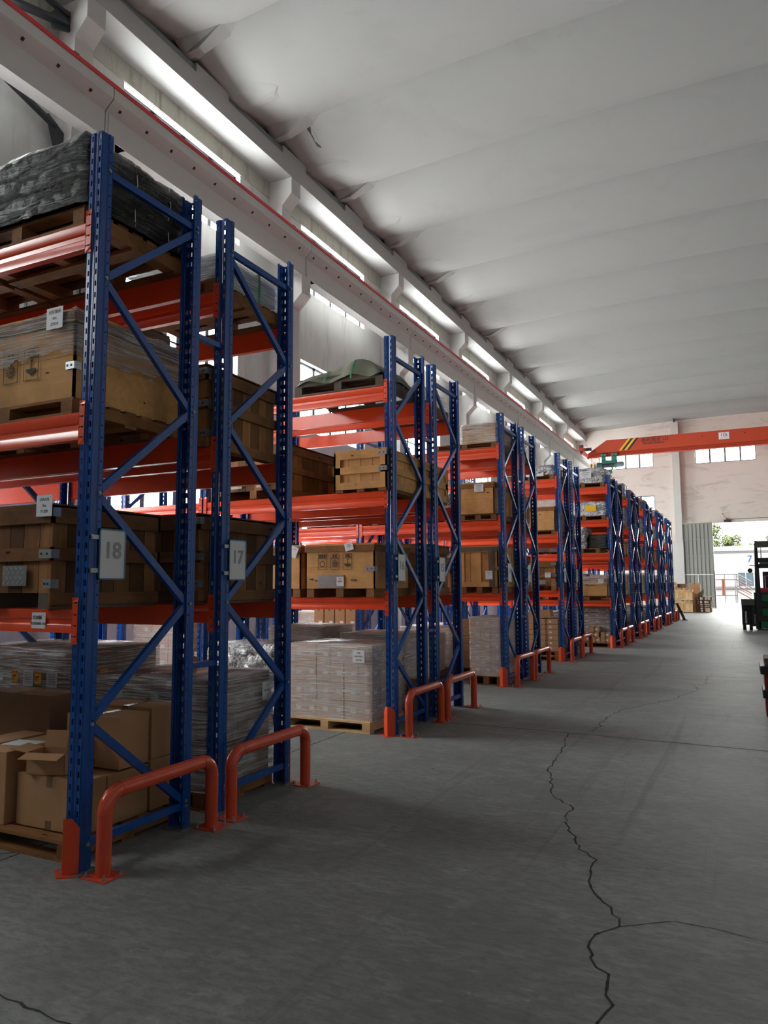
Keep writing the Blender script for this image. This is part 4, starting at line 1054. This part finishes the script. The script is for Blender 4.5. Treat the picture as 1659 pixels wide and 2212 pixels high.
for i in range(0, 9):
    for lv in (0, 1, 2):
        if rnd.random() < .2 or (i, lv) == (4, 0): continue
        fill(i, lv, 2, 4 if lv == 0 else (1 if i < 2 else None), .5 if lv == 0 else None)
    if i in (1, 3, 5): fill(i, 0, 3, 4, .9)
# full cloth sacks under the eleventh rack
Yi, X_ = rowY(10), rowX(10)
for k, (x, y, z, rx) in enumerate(((-.62, .30, .0, .1), (-.30, .34, .0, -.1), (-.45, .30, .21, .15), (-.28, .36, .41, 0), (-.60, .55, .38, .1))):
    me = bpy.data.meshes.new('sack'); bm = bmesh.new(); bmesh.ops.create_icosphere(bm, subdivisions=3, radius=1)
    for v_ in bm.verts:
        v_.co = Vector((math.copysign(abs(v_.co.x)**.6, v_.co.x)*.20, math.copysign(abs(v_.co.y)**.6, v_.co.y)*.32, math.copysign(abs(v_.co.z)**.75, v_.co.z)*.115+.115+.012*math.sin(14*v_.co.x+k)))
    bm.to_mesh(me); bm.free(); me.materials.append(SACK); me.polygons.foreach_set('use_smooth', [True]*len(me.polygons))
    o = link('sack', me, None, (X_+x, Yi+y, z), (0, 0, rx)); tag(o, 'full beige cloth sack, %s of the heap under the eleventh rack' % ORD[k], 'sack', 'sack heap under the eleventh rack')
# brown carton row seen between the racks
pallet(-3.42, -2.58, Y4+.02, Y4+.84, 0, 'pallet under the row of tall labelled cartons, fifth rack, far bay', 'mid', .12)
for k in range(4):
    for l_ in range(2): carton(-3.40+.205*k, -3.215+.205*k, Y4+.05, Y4+.45, .12+.52*l_, .51, 'tall labelled carton, %s from the wall, %s layer, fifth rack far bay' % (ORD[k], ['lower','upper'][l_]), 'brown', True, group='row of tall cartons under the fifth rack')
# ------------------------------------------------------------------ overhead crane
CR = mat('orange_crane_paint', (.46,.055,.022), .5, 0, .3); CRB = mat('black_crane_lettering', (.02,.02,.02), .6); YEL = mat('yellow_stripe_paint', (.80,.42,.02), .5)
HG = mat('green_hoist_paint', (.03,.17,.13), .4)
t = thing('bridge_crane', 'orange single-girder bridge crane marked 10t spanning the far end of the hall', 'crane', (3.0, 46.6, 9.665), 0)
def rel(mb, ox=3.0, oy=46.6, oz=9.665): mb.v = [(a-ox, b-oy, c-oz) for a, b, c in mb.v]; return mb
mb = MB(); mb.prism([(-5.15,9.60),(-4.0,10.36),(10.1,10.36),(11.25,9.60)], 'y', 46.34, 46.86)
g_ = obj('girder', rel(mb), CR, t, fix=True)
mb = MB(); mb.box(-5.15, 11.25, 46.57, 46.63, 9.40, 9.62); mb.box(-5.15, 11.25, 46.42, 46.78, 9.37, 9.40); mb.box(-5.15, 11.25, 46.42, 46.78, 9.585, 9.61); obj('track_beam', rel(mb), CR, t)
for xe in (-5.32, 11.42):
    mb = MB(); mb.box(xe-.14, xe+.14, 45.2, 48.0, 9.62, 10.0); e_ = obj('end_carriage', rel(mb), CR, t)
    for yy in (45.45, 47.75):
        mb = MB(); mb.tube([(xe-.10-.0, yy, 9.62), (xe+.02, yy, 9.62)], .12, 20); obj('wheel', rel(mb), DARKSTEEL, e_, smooth=True)
    mb = MB(); mb.box(xe-.06, xe+.08, 45.05, 45.2, 9.85, 9.97); obj('buffer', rel(mb), DARKSTEEL, e_); mb = MB(); mb.tube([(xe+.15, 45.9, 9.8), (xe+.5, 45.9, 9.8)], .10, 14); obj('drive_motor', rel(mb), DARKSTEEL, e_)
def para(x, c):
    mb = MB(); z0, z1 = 9.66, 10.345; s = .56
    mb.prism([(x, z0), (x+.15, z0), (x+.15+s, z1), (x+s, z1)], 'y', 46.334, 46.34); obj('warning_stripe', rel(mb), c, t)
for k, c in enumerate((YEL, CRB, YEL, CRB)): para(-3.27+.155*k, c)
text('girder_lettering', '河南矿山', .335, CRB, t, (-1.18+.12-3.0, -.268, .50), FRONT, .003, 1.0)
text('girder_lettering', 'HENAN MINING', .185, CRB, t, (-1.26-3.0, -.268, .285), FRONT, .003, .92)
mb = MB(); c = (-1.82, 10.17)
for r0, r1 in ((.15, .10),):
    A = [(0,1),(1,0),(0,-1),(-1,0)]
    for k in range(4):
        a, b = A[k], A[(k+1) % 4]; mb.prism([(c[0]+a[0]*r0, c[1]+a[1]*r0), (c[0]+b[0]*r0, c[1]+b[1]*r0), (c[0]+b[0]*r1, c[1]+b[1]*r1), (c[0]+a[0]*r1, c[1]+a[1]*r1)], 'y', 46.332, 46.34)
mb.prism([(c[0], c[1]+.05), (c[0]+.05, c[1]), (c[0], c[1]-.05), (c[0]-.05, c[1])], 'y', 46.332, 46.34); obj('diamond_logo', rel(mb), CRB, t)
mb = MB(); mb.box(2.32, 2.87, 46.33, 46.34, 9.83, 10.23); cs = obj('capacity_sign', rel(mb), PAPER, t); cs['label'] = 'white capacity sign reading 10t'
REDD = mat('dark_red_lettering', (.35,.01,.02), .5)
text('capacity_text', '10t', .30, REDD, cs, (2.60-3.0, -.273, 10.07-9.665), FRONT, .002); text('capacity_text', 'HENAN MINING', .05, REDD, cs, (2.60-3.0, -.273, 9.875-9.665), FRONT, .002)
for x in (1.45, 3.69):
    mb = MB(); mb.tube([(x, 46.33, 10.10), (x, 46.345, 10.10)], .035, 14); obj('lifting_hole', rel(mb), DARKHOLE, t)
h = thing('hoist', 'green electric rope hoist hanging under the left end of the crane', 'hoist', (-3.85, 46.6, 9.37), 0)
def rh(mb): return rel(mb, -3.85, 46.6, 9.37)
for x in (-4.20, -3.55):
    mb = MB(); mb.box(x-.14, x+.14, 46.40, 46.44, 9.0, 9.55)
    for dx in (-.09, .09): mb.tube([(x+dx, 46.30, 9.45), (x+dx, 46.40, 9.45)], .085, 16)
    mb.tube([(x, 46.28, 9.22), (x, 46.40, 9.22)], .11, 16)
    obj('trolley', rh(mb), HG, h, smooth=True)
mb = MB(); mb.box(-4.35, -3.40, 46.42, 46.52, 8.98, 9.12); obj('trolley_frame', rh(mb), HG, h)
mb = MB(); mb.tube([(-4.30, 46.55, 8.83), (-3.55, 46.55, 8.83)], .15, 20); obj('drum', rh(mb), DARKSTEEL, h, smooth=True)
mb = MB(); mb.tube([(-4.62, 46.55, 8.82), (-4.30, 46.55, 8.82)], .22, 20); mb.tube([(-3.57, 46.55, 8.83), (-3.48, 46.55, 8.83)], .20, 20); mb.box(-4.32, -3.52, 46.40, 46.70, 8.93, 9.0); obj('gear_case', rh(mb), HG, h, smooth=True)
mb = MB(); mb.tube([(-3.48, 46.55, 8.85), (-3.08, 46.55, 8.85)], .17, 20); mb.tube([(-3.08, 46.55, 8.85), (-3.02, 46.55, 8.85)], .12, 16); obj('motor', rh(mb), mat('grey_green_motor', (.13,.20,.20), .5), h, smooth=True)
mb = MB()
for x in (-3.92, -3.85, -3.78): mb.tube([(x, 46.55, 8.70), (x, 46.55, 8.50)], .008, 6)
obj('wire_rope', rh(mb), ZINC, h)
mb = MB(); mb.tube([(-3.85, 46.48, 8.42), (-3.85, 46.62, 8.42)], .13, 18); hb = obj('hook_block', rh(mb), HG, h, smooth=True)
mb = MB(); mb.tube([(-3.85, 46.55, 8.32), (-3.85, 46.55, 8.20), (-3.79, 46.55, 8.12), (-3.85, 46.55, 8.05), (-3.92, 46.55, 8.10)], .022, 8); obj('hook', rh(mb), DARKSTEEL, hb, smooth=True)
t = thing('pendant_control', 'yellow pendant control box hanging near the crane end', 'control box', (-4.95, 46.5, 9.37), 0)
mb = MB(); mb.box(-.07, .07, -.05, .05, -.75, -.38); obj('control_body', mb, YEL, t)
mb = MB(); mb.box(-.04, .04, -.055, -.05, -.70, -.62); mb.box(-.04, .04, -.055, -.05, -.55, -.47); obj('push_button', mb, DARKSTEEL, t)
mb = MB(); mb.tube([(0,0,-.38), (0,0,.03)], .012, 6); obj('cable', mb, DARKHOLE, t)
# small sensor unit over the gateway
t = thing('door_operator', 'small grey box with a lever above the gateway', 'door operator', (2.5, 49.9, 5.36), 0)
mb = MB(); mb.box(-.2, .2, -.12, 0, -.07, .07); obj('box', mb, DARKSTEEL, t)
mb = MB(); mb.tube([(-.02, -.06, .07), (-.25, -.06, .42)], .012, 6); mb.tube([(-.27, -.06, .42), (-.23, -.06, .46)], .03, 8); mb.box(-.07, .03, -.10, -.02, .07, .17); obj('lever', mb, mat('rusty_lever', (.25,.10,.06), .7), t)
mb = MB(); mb.tube([(2.7, 49.87, 5.45), (5.6, 49.87, 5.47)], .012, 6); o = obj('wall_cable', mb, DARKSTEEL); tag(o, 'thin dark cable running right from the box over the gateway', 'cable')

# ------------------------------------------------------------------ gateway leaf
SHEET = mat('grey_green_corrugated_sheet', (.30,.305,.28), .5, .1); WHITEF = mat('white_painted_steel', (.72,.72,.72), .45)
mb = MB(); x = -.20
while x < 1.60:
    mb.box(x, x+.225, 49.60, 49.62, .05, 5.24); mb.box(x+.195, x+.225, 49.575, 49.62, .05, 5.24, 1); x += .226
d_ = struct('door_1', mb, [SHEET, mat('dark_sheet_seam', (.10,.10,.095), .6)])
mb = MB()
for z in (1.10, 3.24, 4.25): mb.box(-.20, 1.60, 49.55, 49.60, z-.02, z+.02)
mb.box(1.59, 1.64, 49.54, 49.64, .03, 5.26); mb.box(-.22, -.18, 49.54, 49.64, .03, 5.26); mb.box(-.22, 1.64, 49.54, 49.64, 5.22, 5.27); obj('door_frame', mb, SHEET, d_)
mb = MB(); mb.box(-.20, 1.58, 49.52, 49.56, 2.05, 2.10); mb.box(.69, .735, 49.52, 49.56, .9, 2.08); mb.box(-.2, 1.64, 49.54, 49.60, .0, .05); mb.box(1.60, 1.66, 49.54, 49.60, 0, 2.3); obj('wicket_frame', mb, WHITEF, d_)

# ------------------------------------------------------------------ goods by the gateway
for k, (z0, z1) in enumerate(((0, .60), (.61, 1.20))):
    t = crate(-.30, .76, 42.3, 43.2, z0, z1, 'pale', ['lower pale pine framed crate by the gateway, on the floor','upper pale pine framed crate stacked by the gateway'][k], 'pine crates by the gateway', 1, .03)
G = 'brown cartons on the pine crates'
carton(-.28, -.05, 42.35, 42.8, 1.205, .40, 'upright carton at the left end on top of the pine crates', 'brown', True, group=G)
carton(.0, .47, 42.33, 42.55, 1.205, .10, 'flat open carton with a white spot on the pine crates', 'brown', True, group=G)
carton(.0, .46, 42.62, 43.0, 1.205, .31, 'dark brown carton behind the flat one on the pine crates', 'dark', False, group=G)
pallet(.86, 1.62, 42.9, 43.7, 0, 'lowest brown pallet of the pile beside the pine crates', 'mid', .11, 'pallet pile by the gateway')
for k in range(1, 4): pallet(.84+.01*k, 1.60+.02*(k % 2), 42.9, 43.7, .11*k, '%s brown pallet from the floor in the pile by the pine crates' % ORD[k], 'mid', .11, 'pallet pile by the gateway')
pallet(.86, 1.58, 42.95, 43.65, .44, 'tall blue-grey pallet of the pile, fifth from the floor', 'dark', .18, 'pallet pile by the gateway')
pallet(.84, 1.66, 42.9, 43.7, .62, 'topmost reddish brown pallet of the pile beside the pine crates', 'mid', .19, 'pallet pile by the gateway')
carton(.54, 1.04, 43.75, 44.4, 0, .95, 'large reddish brown carton standing behind the pallet pile', 'dark', False, group='cartons by the gateway')
carton(.52, 1.06, 43.75, 44.3, .955, .58, 'big brown carton on top of the one behind the pallet pile', 'brown', False, group='cartons by the gateway')
mb = MB(); mb.poly([(0,0,0),(.22,0,.0),(.26,.1,.22),(.30,.1,.42),(.18,.05,.30),(.04,.02,.22)]); mb.poly([(0,0,0),(.04,.02,.22),(0,.2,.1)]); mb.poly([(.22,0,0),(.26,.1,.22),(.28,.3,0)]); mb.poly([(.04,.02,.22),(.18,.05,.30),(.2,.3,.15),(0,.2,.1)])
mb.poly([(.18,.05,.30),(.30,.1,.42),(.28,.3,.1),(.2,.3,.15)])
o = obj('crumpled_tarpaulin', mb, TARP, None, (.97, 43.1, .812), fix=False); tag(o, 'dark green crumpled tarpaulin piece on top of the pallet pile', 'tarpaulin')
# leaning plank ladder against the last rack
t = thing('leaning_stand', 'grey wooden plank stand with black feet leaning beside the last guard rail', 'stand', (.93, 33.3, 0), 0)
mb = MB(); Rr = Matrix.Translation((0,0,.02)) @ Matrix.Rotation(math.radians(-22), 4, 'Y')
mb.box(-.05, .05, -.02, .02, 0, .72, 0, Rr); obj('plank', mb, W_GREY['z'], t)
mb = MB(); mb.box(-.10, .12, -.06, .06, 0, .03); mb.box(-.09, .07, -.04, .04, .34, .365, 0, Rr); mb.box(-.09, .07, -.04, .04, .71, .735, 0, Rr); obj('foot', mb, DARKHOLE, t)

# ------------------------------------------------------------------ forklift at the right edge
FB = mat('black_truck_frame', (.02,.02,.022), .45); FGRN = mat('green_truck_body', (.01,.13,.055), .35); FGY = mat('grey_truck_cover', (.11,.11,.10), .6); PINK = mat('red_seat_cloth', (.65,.06,.09), .7)
t = thing('forklift', 'dark reach truck with green body parked on the right side of the hall', 'forklift', (3.35, 27.0, 0), 0)
def B(name, mt, *bx, parent=t, **kw):
    mb = MB()
    for b in bx: mb.box(*b)
    return obj(name, mb, mt, parent, **kw)
B('outrigger_cover', FGY, (-.24,.16,0,.5,.80,1.0), bevel=.01)
B('outrigger', FB, (-.235,.20,.14,.6,.16,.80), (-.20,-.16,.02,.14,.12,.8), (.06,.16,.0,.14,.12,.8))
mb = MB(); mb.tube([(-.11, -.01, .22), (-.11, -.01, .60)], .028, 12); mb.tube([(.14,-.02,.2), (.14,-.02,.52)], .02, 10); obj('cylinder', mb, ZINC, t, smooth=True)
for x in (-.17, .02):
    mb = MB(); mb.tube([(x-.05, .08, .09), (x+.05, .08, .09)], .09, 20); obj('wheel', mb, DARKHOLE, t, smooth=True)
for x in (.30, 1.30):
    mb = MB(); mb.prism([(x-.14, 0.04), (x+.08, .04), (x+.02 if x < 1 else x+.10, 2.90), (x-.06, 2.90)], 'y', .0, .12); obj('mast_upright', mb, FB, t)
B('head_guard', FGY, (.24,1.40,-.02,.16,2.68,2.88), (.18,1.44,-.02,.02,2.86,2.89))
B('cross_member', FB, (.30,1.36,.0,.10,2.00,2.14), (.30,1.36,.0,.10,2.19,2.34), bevel=.004)
mb = MB(); mb.tube([(.36,.05,2.165), (1.3,.05,2.165)], .025, 10); mb.tube([(.42,.05,2.3), (.42,.05,2.72), (1.3,.05,2.70)], .018, 8); obj('lift_cylinder', mb, ZINC, t)
B('body', FB, (.16,1.36,.05,1.3,.14,1.22), bevel=.02)
B('body_panel', FGRN, (.38,1.34,.02,.06,.94,1.14), (.36,1.34,.0,.05,.46,.70), (.26,1.36,-.03,.05,.06,.28))
B('lower_frame', FB, (.22,1.38,-.02,.05,.29,.44), (.30,1.36,-.02,.04,.74,.92), (.22,.30,-.03,.05,.03,.9), (.2,1.38,-.035,.06,.0,.05))
B('seat', PINK, (.34,1.0,.3,.8,1.22,1.36), bevel=.03)
B('backrest', FB, (.45,.95,.75,.85,1.3,1.9), bevel=.03)
mb = MB(); mb.tube([(.25,.03,2.08), (.06,.0,2.10)], .014, 8); mb.tube([(.075,-.012,1.93), (.075,.012,1.93)], .075, 18); obj('mirror', mb, DARKSTEEL, t, smooth=True)
mb = MB(); mb.tube([(.5,.1,1.36), (.5,.1,1.75), (.62,.1,1.75), (.66,.1,1.4)], .012, 8); obj('handle', mb, WHITEF, t)
for x in (.5, 1.1):
    mb = MB(); mb.tube([(x-.05, 1.1, .16), (x+.05, 1.1, .16)], .16, 20); obj('wheel', mb, DARKHOLE, t, smooth=True)
# dark red steel stand at the right edge
RST = mat('dark_red_steel', (.16,.012,.012), .4)
t = thing('steel_stand', 'dark red steel post stand with two black clamp bands, far right edge', 'stand', (3.66, 9.85, 0), 0)
B('column', RST, (-.275,.275,-.25,.25,0,.50), (-.255,.255,-.23,.23,.50,.56), parent=t, bevel=.008)
B('clamp_band', FB, (-.30,.30,-.275,.275,.205,.30), parent=t, bevel=.012); B('clamp_band', FB, (-.315,.315,-.29,.29,.475,.57), parent=t, bevel=.012)
B('top_block', W_GREY['x'], (-.27,.27,-.25,.25,.57,.655), parent=t, bevel=.01)

# ------------------------------------------------------------------ outside the gateway
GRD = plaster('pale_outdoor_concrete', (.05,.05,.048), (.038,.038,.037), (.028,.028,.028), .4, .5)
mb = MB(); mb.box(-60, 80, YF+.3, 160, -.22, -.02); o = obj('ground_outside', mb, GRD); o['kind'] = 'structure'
WB = mat('white_cladding', (.078,.081,.083), .6, 0, .1); WRL = mat('darkened_white_rail', (.032,.033,.034), .6, 0, .1); WG = mat('grey_blue_window', (.012,.019,.024), .5, 0, .1); BLU7 = mat('light_blue_lettering', (.001,.013,.036), .6, 0, .1)  # rail white and yard paints set darker than real, against the strong daylight
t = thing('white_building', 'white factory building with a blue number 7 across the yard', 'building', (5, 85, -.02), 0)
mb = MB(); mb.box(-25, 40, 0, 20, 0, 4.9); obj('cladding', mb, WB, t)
mb = MB(); mb.prism([(-25,4.9),(5,5.6),(40,4.9)], 'y', -.2, 20); obj('roof', mb, WB, t)
mb = MB(); mb.box(-25, 40, -.12, 0, 4.72, 4.80); obj('eave_strip', mb, WRL, t)
for x in (-2.35, 1.5, -8.5):
    mb = MB(); mb.box(x, x+1.55, -.06, 0, 1.30, 2.68); wdw = obj('window', mb, WG, t)
    mb = MB()
    for u in (0, .75, 1.5): mb.box(x+u, x+u+.06, -.10, -.05, 1.25, 2.72)
    mb.box(x, x+1.56, -.10, -.05, 2.66, 2.73); obj('window_frame', mb, WINFRAME, wdw)
mb = MB(); mb.box(-25, 40, -.25, 0, 1.0, 1.10); obj('ledge', mb, WRL, t)
text('number_seven', '7', .98, BLU7, t, (-1.12, -.03, 4.03), FRONT, .02)
BAR = mat('orange_white_barrier', (.042,.016,.010), .6, 0, .1)
t = thing('gate_barrier', 'white and orange tubular stair railing outside the gateway', 'barrier', (2.3, 65, -.02), 0)
mb = MB(); mb2 = MB()
for z in (2.28, 1.84, 1.26, .60):
    (mb if z > 2 else mb2).tube([(-6, 0, z), (.45, 0, z)], .035, 8)
for x in (-5.5, -4.2, -2.9, -1.15, -.45, .30, .42): mb.tube([(x, 0, 0), (x, 0, 2.28)], .035, 8)
for x in (-.62, -.5): mb2.tube([(x, -.05, .6), (x, -.05, 1.9)], .06, 8)
for z in (2.28, 1.82, 1.36, .92): (mb if z > 2 else mb2).tube([(.45, 0, z), (1.45, 0, z-.62)], .045, 8); 
for z in (2.1, 1.64, 1.18): mb.tube([(.45, .05, z), (1.45, .05, z-.62)], .03, 8)
obj('white_rail', mb, WRL, t); obj('orange_rail', mb2, BAR, t)
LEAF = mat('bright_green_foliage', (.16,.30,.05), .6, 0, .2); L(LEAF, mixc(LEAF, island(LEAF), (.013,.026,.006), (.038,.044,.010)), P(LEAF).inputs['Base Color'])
BARK = mat('tree_bark', (.10,.07,.05), .9)
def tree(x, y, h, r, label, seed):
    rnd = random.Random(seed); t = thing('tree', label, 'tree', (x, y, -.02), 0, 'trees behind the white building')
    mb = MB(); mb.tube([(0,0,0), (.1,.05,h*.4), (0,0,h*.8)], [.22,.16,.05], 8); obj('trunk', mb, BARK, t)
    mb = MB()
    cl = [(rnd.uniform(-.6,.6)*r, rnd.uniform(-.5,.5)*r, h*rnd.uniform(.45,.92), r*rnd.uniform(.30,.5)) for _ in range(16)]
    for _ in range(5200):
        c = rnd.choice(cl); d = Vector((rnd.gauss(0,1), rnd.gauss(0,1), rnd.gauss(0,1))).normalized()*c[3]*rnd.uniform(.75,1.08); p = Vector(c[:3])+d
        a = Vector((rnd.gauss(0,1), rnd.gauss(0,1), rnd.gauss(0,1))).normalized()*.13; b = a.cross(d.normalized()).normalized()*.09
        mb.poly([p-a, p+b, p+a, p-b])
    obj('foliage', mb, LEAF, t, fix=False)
for k, (x, y, h, r, lb) in enumerate(((-.8,108,10.2,2.0,'tall leafy tree seen at the left side of the gateway'),(2.2,118,9.0,1.7,'rounded tree next to the tall one behind the white building'),(4.3,111,7.9,1.4,'smaller bright green tree behind the roof, beside the rounded tree'),(7.4,118,8.6,1.6,'green tree behind the white building, beside the reach truck'),(-5.2,116,9.5,1.9,'broad tree hidden partly by the gateway leaf'))): tree(x, y, h, r, lb, k)
